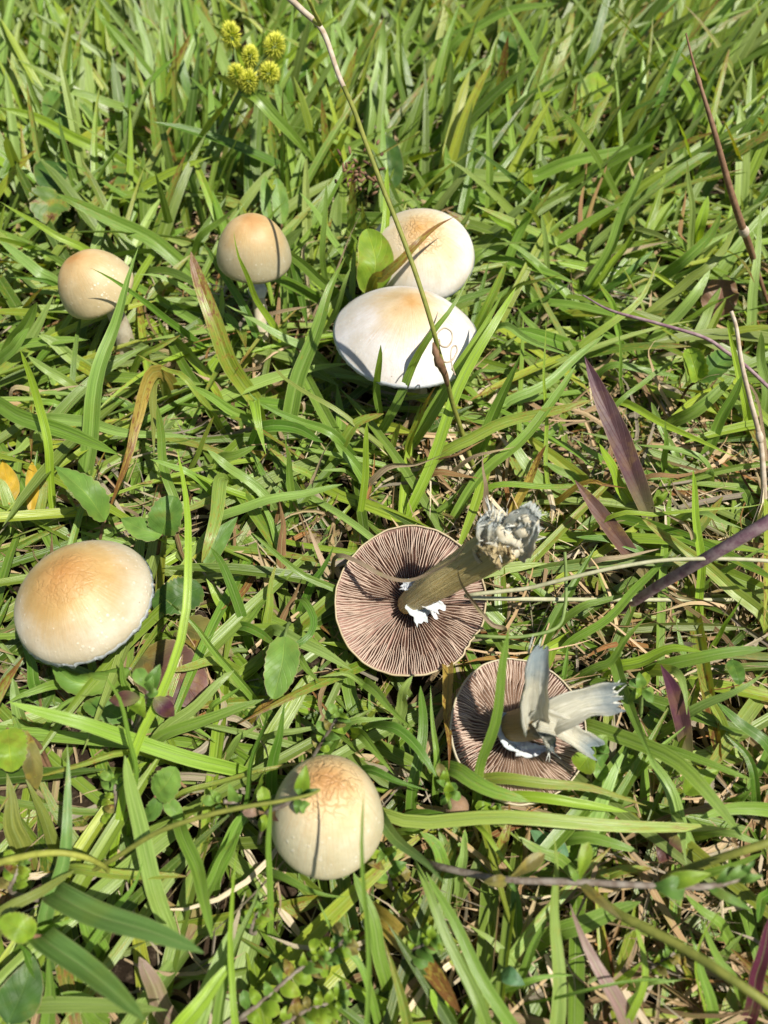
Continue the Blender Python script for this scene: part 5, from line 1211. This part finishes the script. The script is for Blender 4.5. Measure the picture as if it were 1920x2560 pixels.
# ------------------------------------------------------------------ creeping sprigs with paired leaves
def sprig(label, stem, leaves, r=.0011, stalk='fuzzy', group=None, root=None):
    """stem: S-pixel path with heights (cm); leaves: (bx, by, bz, tx, ty, tz, width px, colour)"""
    P = np.array([sp_(p) for p in stem])
    g = sp_((*root, -.4)) if root else ground_under(P[0], .003, .002)
    t = thing('creeping_weed', label, 'weed', g, group)
    Q = spline(np.vstack([g, P]), 8 + 5 * len(P))
    v, f = tube_geo(Q, np.linspace(r * 1.1, r * .75, len(Q)), 8)
    part(t, 'stem', v, f, stalk_mat(stalk))
    for i, (bx, by, bz, tx, ty, tz, w, c) in enumerate(leaves):
        m = ((bx + tx) / 2, (by + ty) / 2, (bz + tz) / 2 + .25)
        leaf_part(t, 'leaf', [(bx, by, bz), m, (tx, ty, tz)], w, 'ovate' if i % 3 else 'spoon', c, seed=i + 3, fold=.28, nv=11, nu=7)
    return t

def rosette(cx, cy, z, n, L, w, cols, a0=0.0, lift=.6):
    out = []
    for i in range(n):
        a = a0 + 2 * math.pi * i / n + .35 * math.sin(i * 2.3)
        l = L * (1 + .22 * math.sin(i * 3.7 + a0))
        out.append((cx, cy, z, cx + l * math.cos(a), cy + l * math.sin(a), z + lift * math.sin(i * 1.9 + a0), w * (1 + .15 * math.sin(i * 5.1)), cols[i % len(cols)]))
    return out

sprig('hairy brown creeping stem with paired leaves over the purple blade', [(1085, 2163, 2.5), (1180, 2185, 4), (1270, 2200, 5), (1447, 2205, 6), (1600, 2213, 6.6), (1760, 2217, 7), (1850, 2195, 7.4)],
 [(1270, 2200, 5, 1362, 2134, 5.6, 34, 'holey'), (1268, 2202, 5, 1208, 2205, 5.2, 30, 'holey'), (1272, 2200, 5, 1290, 2230, 4.8, 12, 'green'), (1447, 2205, 6, 1472, 2105, 6.8, 34, 'yg'), (1447, 2205, 6, 1555, 2300, 6.6, 26, 'holey'), (1445, 2203, 6, 1420, 2160, 6.4, 20, 'light'), (1630, 2214, 6.7, 1712, 2224, 7, 58, 'green'), (1655, 2210, 6.7, 1778, 2184, 7.4, 40, 'yg'), (1765, 2216, 7, 1880, 2275, 7, 24, 'green'),
  (1800, 2210, 7.2, 1872, 2166, 7.8, 26, 'light'), (1840, 2200, 7.3, 1908, 2190, 7.8, 24, 'light'), (1850, 2195, 7.4, 1888, 2150, 8, 18, 'green'), (1780, 2214, 7, 1842, 2170, 7.6, 26, 'green')], r=.0014, root=(1060, 2150))
sprig('hairy weed with bright and purple leaves leaning on the round cracked mushroom', [(649, 2105, 1.5), (655, 2070, 3.5), (666, 2032, 5), (705, 2015, 6), (752, 1990, 6.6)],
 [(666, 2032, 5, 655, 1966, 5.8, 34, 'yg'), (666, 2034, 5, 760, 2044, 5.6, 32, 'red'), (664, 2036, 5, 652, 2080, 4.6, 26, 'yg'), (660, 2032, 5, 606, 2030, 5.4, 24, 'pink'), (752, 1990, 6.6, 765, 1912, 7.4, 40, 'yg'), (752, 1990, 6.6, 802, 1972, 7, 22, 'dark'), (750, 1996, 6.5, 770, 2030, 6.4, 30, 'light'), (746, 1994, 6.5, 742, 2036, 6.4, 22, 'green'), (756, 1985, 6.7, 735, 1972, 7.2, 20, 'light')], root=(645, 2120))
sprig('pale fuzzy shoot with pointed green leaves on the thatch beside the round mushroom', [(625, 2045, 2.5), (590, 2010, 4.4), (560, 2004, 5)],
 [(545, 2004, 5, 506, 2000, 5.4, 26, 'light'), (548, 1998, 5, 525, 1974, 5.6, 24, 'light'), (588, 2008, 4.5, 572, 1958, 5.6, 30, 'light'), (550, 2010, 5, 545, 2028, 5, 20, 'green'), (580, 2012, 4.4, 578, 2032, 4.6, 20, 'light'), (596, 2004, 4.5, 604, 1984, 5, 16, 'green'), (552, 2002, 5, 540, 1990, 5.6, 18, 'light')])
sprig('silvery fuzzy stem with a crumpled green tuft against the yellow stem', [(342, 1835, 1), (346, 1800, 3.5), (356, 1770, 5.2), (372, 1726, 6.8)],
 [(372, 1726, 6.8, 340, 1672, 7.4, 38, 'light'), (372, 1726, 6.8, 400, 1660, 7.6, 40, 'green'), (370, 1728, 6.8, 382, 1690, 7.6, 30, 'light'), (358, 1742, 6.2, 345, 1785, 5.6, 50, 'yg'), (350, 1745, 6, 272, 1750, 5.4, 40, 'mauve'), (385, 1745, 6, 436, 1790, 5, 44, 'purple'), (366, 1735, 6.6, 396, 1730, 7, 26, 'green')])
sprig('little leafy sprig growing over the tiny brown button', [(1125, 2020, 2.4), (1118, 1985, 3.6), (1112, 1955, 4.2)],
 rosette(1122, 1982, 3.8, 6, 30, 24, ('light', 'yg', 'green'), .4) + [(1112, 1955, 4.2, 1096, 1908, 4.8, 24, 'holey'), (1110, 1958, 4.2, 1115, 1918, 4.8, 26, 'yg'), (1114, 1962, 4.2, 1090, 1950, 4.6, 18, 'light')], stalk='green')
sprig('star-shaped light green sprig beside the maroon leaf', [(1600, 1790, 1.5), (1603, 1750, 3), (1604, 1722, 4.2)], rosette(1604, 1720, 4.2, 7, 40, 24, ('light', 'yg', 'light', 'green'), .9), stalk='green')
sprig('bright round-leaved sprig next to the blue-tipped stem strip', [(1496, 1925, 1.5), (1492, 1895, 2.6), (1488, 1870, 3.4)],
 [(1488, 1870, 3.4, 1446, 1925, 3, 62, 'yg'), (1488, 1868, 3.4, 1518, 1838, 4, 42, 'light'), (1488, 1868, 3.4, 1482, 1852, 4, 26, 'light'), (1490, 1880, 3.2, 1512, 1906, 3, 40, 'green'), (1494, 1905, 2.4, 1510, 1955, 2, 40, 'light'), (1486, 1872, 3.4, 1465, 1880, 3.6, 22, 'light'), (1490, 1872, 3.4, 1522, 1870, 3.6, 30, 'green')], stalk='green')
rsw = np.random.default_rng(12)
def mat_of_leaves(label, paths, seed, Lp=(34, 58), cols=('yg', 'light', 'green', 'yg', 'holey'), z0=1.2):
    rs = np.random.default_rng(seed)
    for k_, path in enumerate(paths):
        pts = np.array([(p[0], p[1], p[2]) for p in path], float)
        Q = spline(pts, 30)
        lv = []
        for i in range(3, 30, 4):
            d = Q[min(i + 1, 29)] - Q[i - 1]; a = math.atan2(d[1], d[0])
            for s in (-1, 1):
                l = rs.uniform(*Lp); b = a + s * rs.uniform(.8, 1.5)
                lv.append((Q[i][0], Q[i][1], Q[i][2], Q[i][0] + l * math.cos(b), Q[i][1] + l * math.sin(b), Q[i][2] + rs.uniform(-.3, .7), l * rs.uniform(.5, .68), cols[rs.integers(len(cols))]))
        lv += rosette(Q[-1][0], Q[-1][1], Q[-1][2], 5, Lp[0] * .9, Lp[0] * .55, ('light', 'yg'), rs.uniform(0, 3))
        sprig(label[k_], [tuple(p) for p in pts], lv, r=.0010)
mat_of_leaves(['low mat-forming weed with small yellow-green leaves below the round mushroom', 'small-leaved creeping weed on bare soil under a blurred upright blade', 'pale hairy weed runner with round leaves among bright blades', 'leafy weed runner curling toward the hairy brown stem', 'small-leaved shoot rising beside the round cracked mushroom'],
 [[(600, 2545, 1.2), (660, 2500, 2), (740, 2430, 2.8), (800, 2390, 3.4)], [(760, 2420, 1.8), (820, 2385, 3), (870, 2340, 4)], [(700, 2570, 1.5), (760, 2530, 2.2), (850, 2500, 2.6)], [(1010, 2390, 2), (1050, 2365, 3), (1080, 2348, 3.8)], [(980, 2220, 1), (970, 2180, 2), (960, 2130, 2.6)]], 4)
mat_of_leaves(['fuzzy weed shoot with pointed leaves behind the long bright blade', 'small green weed under the round cracked mushroom beside straw', 'leafy shoot beside an upright dark blade above the round mushroom', 'light green leafy shoot at the shaded blades', 'tiny leafy weed beside the wide flat yellowish blade', 'small-leaved weed beside the faded purple blade'],
 [[(292, 2075, 1), (290, 2010, 2.6), (286, 1945, 4)], [(628, 2330, .8), (640, 2290, 1.8), (655, 2270, 2.2)], [(780, 1900, 1), (815, 1840, 3), (850, 1785, 4.4)], [(30, 2230, 3), (40, 2190, 4), (45, 2150, 4.4)], [(1235, 1985, 1), (1232, 2010, 2), (1225, 2030, 2.2)], [(1620, 2420, 1), (1660, 2400, 1.6), (1700, 2370, 2)]], 9, Lp=(26, 44))

# ------------------------------------------------------------------ stalks
def stalk(name, label, path, rpx, mat, root=None, nodes=(), cat='stalk'):
    P = np.array([sp_(p) for p in path])
    if root: P = np.vstack([sp_((*root, -.4)), P])
    Q = spline(P, 12 * len(P))
    rp = np.interp(np.linspace(0, 1, len(Q)), np.linspace(0, 1, len(rpx)), rpx)
    rr = np.array([.5 * w / FPX * depth_of(q) for w, q in zip(rp, Q)])
    V, F = tube_geo(Q, rr, 10)
    if not nodes:
        return single(name, label, cat, V, F, stalk_mat(mat), org=Q[0])
    t = thing(name, label, cat, Q[0])
    part(t, 'stem', V, F, stalk_mat(mat))
    for f, m in nodes:
        i = int(f * (len(Q) - 1))
        v, ff = tube_geo(spline([Q[i - 2], Q[i], Q[i + 2]], 7), np.array([1, 1.25, 1.45, 1.5, 1.4, 1.2, 1.0]) * rr[i], 10)
        part(t, 'joint', v, ff, stalk_mat(m))
    return t

SEEDP = [(1186, 1176, 1), (1157, 1086, 3.5), (1131, 1008, 6), (1116, 944, 8), (1096, 876, 9.8), (1084, 828, 11), (1058, 741, 12.4), (1029, 655, 13.6), (992, 556, 14.8), (960, 477, 15.7), (914, 356, 17), (885, 275, 17.8), (847, 188, 18.6), (807, 78, 19.6), (760, 30, 20.2), (715, -12, 20.6)]
def seed_stalk():
    P = np.array([sp_(p) for p in SEEDP]); P = np.vstack([ground_under(P[0], .004, -.004), P])
    Q = spline(P, 90)
    t = thing('flower_stalk', 'tall thin olive seed stalk arching over the two pale caps, with curly tendrils', 'stalk', Q[0])
    rr = np.array([.5 * 12 / FPX * depth_of(q) for q in Q])
    V, F = tube_geo(Q[:72], rr[:72], 9); part(t, 'stem', V, F, stalk_mat('olive'))
    V, F = tube_geo(Q[71:], rr[71:] * np.linspace(1.0, 1.35, 19), 9); part(t, 'dry_top', V, F, stalk_mat('tan'))
    i = 71
    f = spline([Q[83], sp_((800, 60, 20.2)), sp_((785, 30, 21)), sp_((770, -5, 21.8))], 14)
    V, F = tube_geo(f, np.linspace(rr[83], rr[83] * .8, 14), 8); part(t, 'side_branch', V, F, stalk_mat('yellow'))
    # dry husk round the stem in front of the white cap
    h = spline([sp_((1083, 856, 10.4)), sp_((1090, 884, 10.0)), sp_((1098, 908, 9.4)), sp_((1112, 935, 8.6)), sp_((1119, 965, 7.6))], 14)
    V, F = tube_geo(h, np.array([.3, .9, 1.5, 1.1, 1.7, 2.0, 1.4, 1.5, 1.3, 1.25, 1.2, 1.1, .9, .6]) * .0013, 9); part(t, 'husk', V, F, stalk_mat('brown'))
    def tendril(pts, z):
        R_ = spline([sp_((x, y, z)) for x, y in pts], 46)
        v, ff = tube_geo(R_, np.linspace(.00050, .00035, 46), 6)
        part(t, 'tendril', v, ff, stalk_mat('tan'))
    tendril([(1090, 862), (1098, 849), (1102, 864), (1118, 867), (1130, 850), (1128, 830), (1112, 820), (1098, 828), (1092, 838)], 10.2)
    tendril([(1102, 900), (1118, 906), (1134, 896), (1143, 876), (1139, 864), (1130, 870), (1127, 892), (1131, 918), (1138, 938)], 9.4)
seed_stalk()

def seed_cluster():
    rs = np.random.default_rng(5)
    c = sp_((900, 428, 8.0))
    t = thing('seed_head', 'ragged brown dried seed cluster on a thin stem above the pale caps', 'seed head', ground_under(c, .035, -.06))
    Q = spline([np.array(t['org']), sp_((960, 490, 5.5)), sp_((930, 450, 7.6)), c], 22)
    V, F = tube_geo(Q, .0008, 7); part(t, 'stem', V, F, stalk_mat('brown'))
    for i in range(46):
        p = c + rs.normal(0, 1, 3) * [.0085, .006, .0075]
        d = unit(rs.normal(0, 1, 3)); l = rs.uniform(.0018, .0034)
        g = spline([p - d * l, p, p + d * l], 5)
        V, F = tube_geo(g, np.array([.1, .9, 1, .8, .1]) * .0011, 6)
        part(t, 'seed', V, F, stalk_mat('brown' if i % 3 else 'dark'))
seed_cluster()

stalk('plant_stalk', 'thick reddish brown stalk with a swollen pale joint rising over tall grass', [(1900, 698, 3.5), (1874, 617, 6.5), (1854, 562, 8.5), (1825, 472, 10.8), (1787, 333, 13.6), (1758, 237, 15.2), (1735, 162, 16.2), (1715, 84, 17)], [7, 8, 12, 17, 17, 15, 12, 7, 4], 'brown', root=(1945, 830), nodes=((.44, 'tan'), (.86, 'brown')))
stalk('plant_stalk', 'thin mauve stem running through the grass behind the broad purple leaf', [(1990, 1030, 2.5), (1920, 967, 4), (1868, 918, 5), (1813, 878, 5.6), (1758, 843, 6), (1642, 808, 6), (1527, 776, 5.8), (1457, 738, 5.4)], [10, 10, 9, 9, 8, 4], 'purple', root=(2040, 1090))
stalk('plant_stalk', 'thick cut purple stalk rising out of focus from the dark straw', [(1552, 1528, .8), (1605, 1492, 2.6), (1657, 1458, 4.2), (1758, 1400, 6.8), (1840, 1352, 8.4), (1930, 1298, 9.8), (2060, 1210, 11.5)], [20, 25, 28, 31, 33, 36], 'purple')
stalk('plant_stalk', 'thin pale dry stalk stretching right from the large overturned mushroom', [(1225, 1496, 3.6), (1330, 1469, 5), (1440, 1441, 6), (1560, 1415, 6.6), (1700, 1398, 7), (1920, 1402, 7), (2100, 1430, 5)], [6, 10, 11, 10, 10], 'pale', root=(2230, 1500))
stalk('straw_stalk', 'upright grey-tan jointed straw crossing the thin mauve stem', [(1912, 1250, 1.5), (1902, 1110, 4), (1874, 994, 6), (1854, 907, 7.4), (1841, 820, 8.6), (1828, 778, 9.2)], [14, 14, 12, 11, 9], 'tan', root=(1920, 1300), nodes=((.45, 'tan'),))
stalk('plant_stalk', 'yellow arching stem bending down over dry curled leaves', [(-20, 2162, 5), (75, 2138, 6), (150, 2132, 6.2), (212, 2143, 5.6), (250, 2160, 4.6), (268, 2174, 3.4), (280, 2200, 1)], [20, 20, 19, 16, 12, 8], 'yellow', root=(-90, 2190))
stalk('plant_stalk', 'slender olive stem crossing to the cracked crown of the round mushroom', [(130, 2245, .6), (200, 2195, 2), (280, 2150, 4), (400, 2078, 6), (550, 2030, 7.2), (700, 2003, 7.8), (770, 1988, 8), (800, 1975, 8.1)], [9, 12, 13, 13, 12, 7], 'olive', root=(100, 2268))
stalk('plant_stalk', 'olive blurred stem slanting down over the thatch beside the faded purple blade', [(1500, 2250, 4.6), (1555, 2290, 6), (1690, 2360, 7), (1840, 2455, 8), (1960, 2540, 8)], [14, 22, 24, 24], 'olive', root=(1455, 2225))
stalk('plant_stalk', 'olive blurred stem slanting up beside the creeping weed tip', [(1690, 2183, 4.5), (1800, 2145, 6.5), (1930, 2103, 7.5), (2050, 2060, 7)], [14, 20, 22], 'olive', root=(1640, 2210))
stalk('plant_stalk', 'thin curling green stem beside the small overturned cap', [(1190, 1590, 2.6), (1300, 1592, 3), (1390, 1570, 3.2), (1412, 1520, 3.4), (1415, 1450, 4), (1412, 1380, 5)], [5, 9, 9, 8], 'green', root=(1160, 1592))

# dry leaf curled over the brown-tipped cap, resting on the cream mushroom
def leaf_on_cap():
    P = np.array([sp_(p) for p in [(930, 720, 5.5), (960, 690, 7.2), (1000, 655, 8.4), (1040, 612, 9.2), (1068, 585, 9.4), (1098, 562, 9.4), (1134, 543, 9.2)]])
    P = np.vstack([ground_under(P[0], -.01, -.01), P])
    Q = spline(P, 40)
    V, F, uv = blade_geo(Q, 32 / FPX * depth_of(P[3]), fold=.35, N0=unit(CAMP - P[3]), sharp=True, twist=.5)
    single('grass_blade', 'rusty withering blade with a dark twisted tip lying over the cream mushroom cap', 'grass blade', V, F, M_GRASS, {'buv': np.c_[uv, np.full(len(V), .4)], 'tint': np.tile((.20, .21, .035, 1.0), (len(V), 1))}, org=P[0])
leaf_on_cap()

def straw_on_stem():
    for lab, pts, w in (('dry grey blade lying over the gills and against the torn stem', [(838, 1395, 3.4), (885, 1400, 4.6), (960, 1440, 5.4), (1020, 1452, 6.0), (1080, 1430, 7), (1140, 1395, 8.6), (1170, 1345, 9.8), (1196, 1290, 10.6)], 13),
                        ('dead blade draped from the torn stem across the gills', [(1262, 1575, 2), (1230, 1560, 3.6), (1195, 1520, 4.6), (1160, 1470, 7.2), (1145, 1430, 8.6), (1150, 1390, 9.4)], 14)):
        P = np.array([sp_(p) for p in pts]); P = np.vstack([ground_under(P[0], -.004, .004), P])
        Q = spline(P, 36)
        V, F, uv = blade_geo(Q, w / FPX * depth_of(P[4]), fold=.3, N0=unit(CAMP - P[4]), sharp=True, twist=.8)
        single('dead_grass_blade', lab, 'grass blade', V, F, M_DRY, {'buv': np.c_[uv, np.full(len(V), .7)], 'tint': np.tile((.30, .22, .15, .4), (len(V), 1))}, org=P[0])
straw_on_stem()

# ------------------------------------------------------------------ flowering sedge
def sedge():
    J = sp_((604, 226, 9.5))
    foot = sp_((470, 500, -.4))
    t = thing('sedge_plant', 'sedge with six spiky yellow-green flower heads above dense tall grass', 'sedge', foot)
    Q = spline([foot, sp_((500, 420, 2.8)), sp_((560, 310, 6.5)), J], 26)
    V, F = tube_geo(Q, np.linspace(.0024, .0020, 26), 8); part(t, 'stem', V, F, stalk_mat('green'))
    m, nt = mat_new('sedge_spikes'); k = NT(nt)
    a = k.attr('tip')
    principled(k, k.mix(a.outputs['Fac'], (.60, .68, .06), (.98, .95, .18)), .5, .3, transl=.45)
    rs = np.random.default_rng(8)
    heads = [(578, 90, 12.6, 21, 32), (686, 116, 12.2, 23, 27), (625, 142, 11.6, 18, 26), (592, 188, 10.8, 20, 24), (622, 204, 10.4, 22, 28), (673, 184, 11.0, 22, 21)]
    for (x, y, z, hw, hh) in heads:
        c = sp_((x, y, z)); d = depth_of(c)
        a_, b_ = hw / FPX * d, hh / FPX * d
        ax = unit(c - J)
        M = frame(unit(ax * .6 + np.array([0, 0, .5])))
        n = 300
        i = np.arange(n) + .5
        ph = np.arccos(1 - 2 * i / n); th = np.pi * (1 + 5 ** .5) * i
        D = np.stack([np.cos(th) * np.sin(ph), np.sin(th) * np.sin(ph), np.cos(ph)], -1)
        Vs, Fs, At = [], [], []
        for q in D:
            q = unit(q + rs.normal(0, .08, 3))
            base = q * [a_ * .50, a_ * .50, b_ * .62]; tip = base + unit(q + np.array([0, 0, .2])) * a_ * rs.uniform(.7, 1.0)
            s = unit(np.cross(q, [0.3, .2, .9])); s2 = np.cross(q, s)
            w = .00028
            o = len(Vs)
            Vs += [base + s * w, base - s * w * .5 + s2 * w * .87, base - s * w * .5 - s2 * w * .87, base * .45 + tip * .55 + s * w * 1.1, base * .45 + tip * .55 - s * w * .55 + s2 * w, base * .45 + tip * .55 - s * w * .55 - s2 * w, tip]
            At += [0, 0, 0, .55, .55, .55, 1]
            for j in range(3):
                Fs.append([o + j, o + (j + 1) % 3, o + 3 + (j + 1) % 3, o + 3 + j]); Fs.append([o + 3 + j, o + 3 + (j + 1) % 3, o + 6])
        V = c + np.array(Vs) @ M.T
        h = part(t, 'flower_head', V, Fs, m, {'tip': np.array(At)})
        v, f = tube_geo(spline([J, (J + c) / 2 + np.array([0, 0, .002]), c], 8), .0011, 7)
        part(h, 'head_stalk', v, f, stalk_mat('green'))
    for pts, w in (([(604, 226, 9.5), (640, 240, 9.6), (685, 290, 8.4), (740, 348, 6.5), (795, 415, 3.5)], 30), ([(600, 226, 9.5), (592, 190, 11), (584, 160, 12)], 9), ([(604, 226, 9.5), (650, 228, 9.9), (703, 240, 9.8)], 8)):
        Q = spline([sp_(p) for p in pts], 18)
        V, F, uv = blade_geo(Q, w / FPX * depth_of(Q[5]), fold=.3, N0=unit(CAMP - Q[5]), sharp=True, twist=.4)
        part(t, 'bract', V, F, M_GRASS, {'buv': np.c_[uv, np.full(len(V), .2)], 'tint': np.tile((.19, .31, .04, 0), (len(V), 1))})
sedge()

turf()
for _o in bpy.data.objects:
    if 'org' in _o: del _o['org']
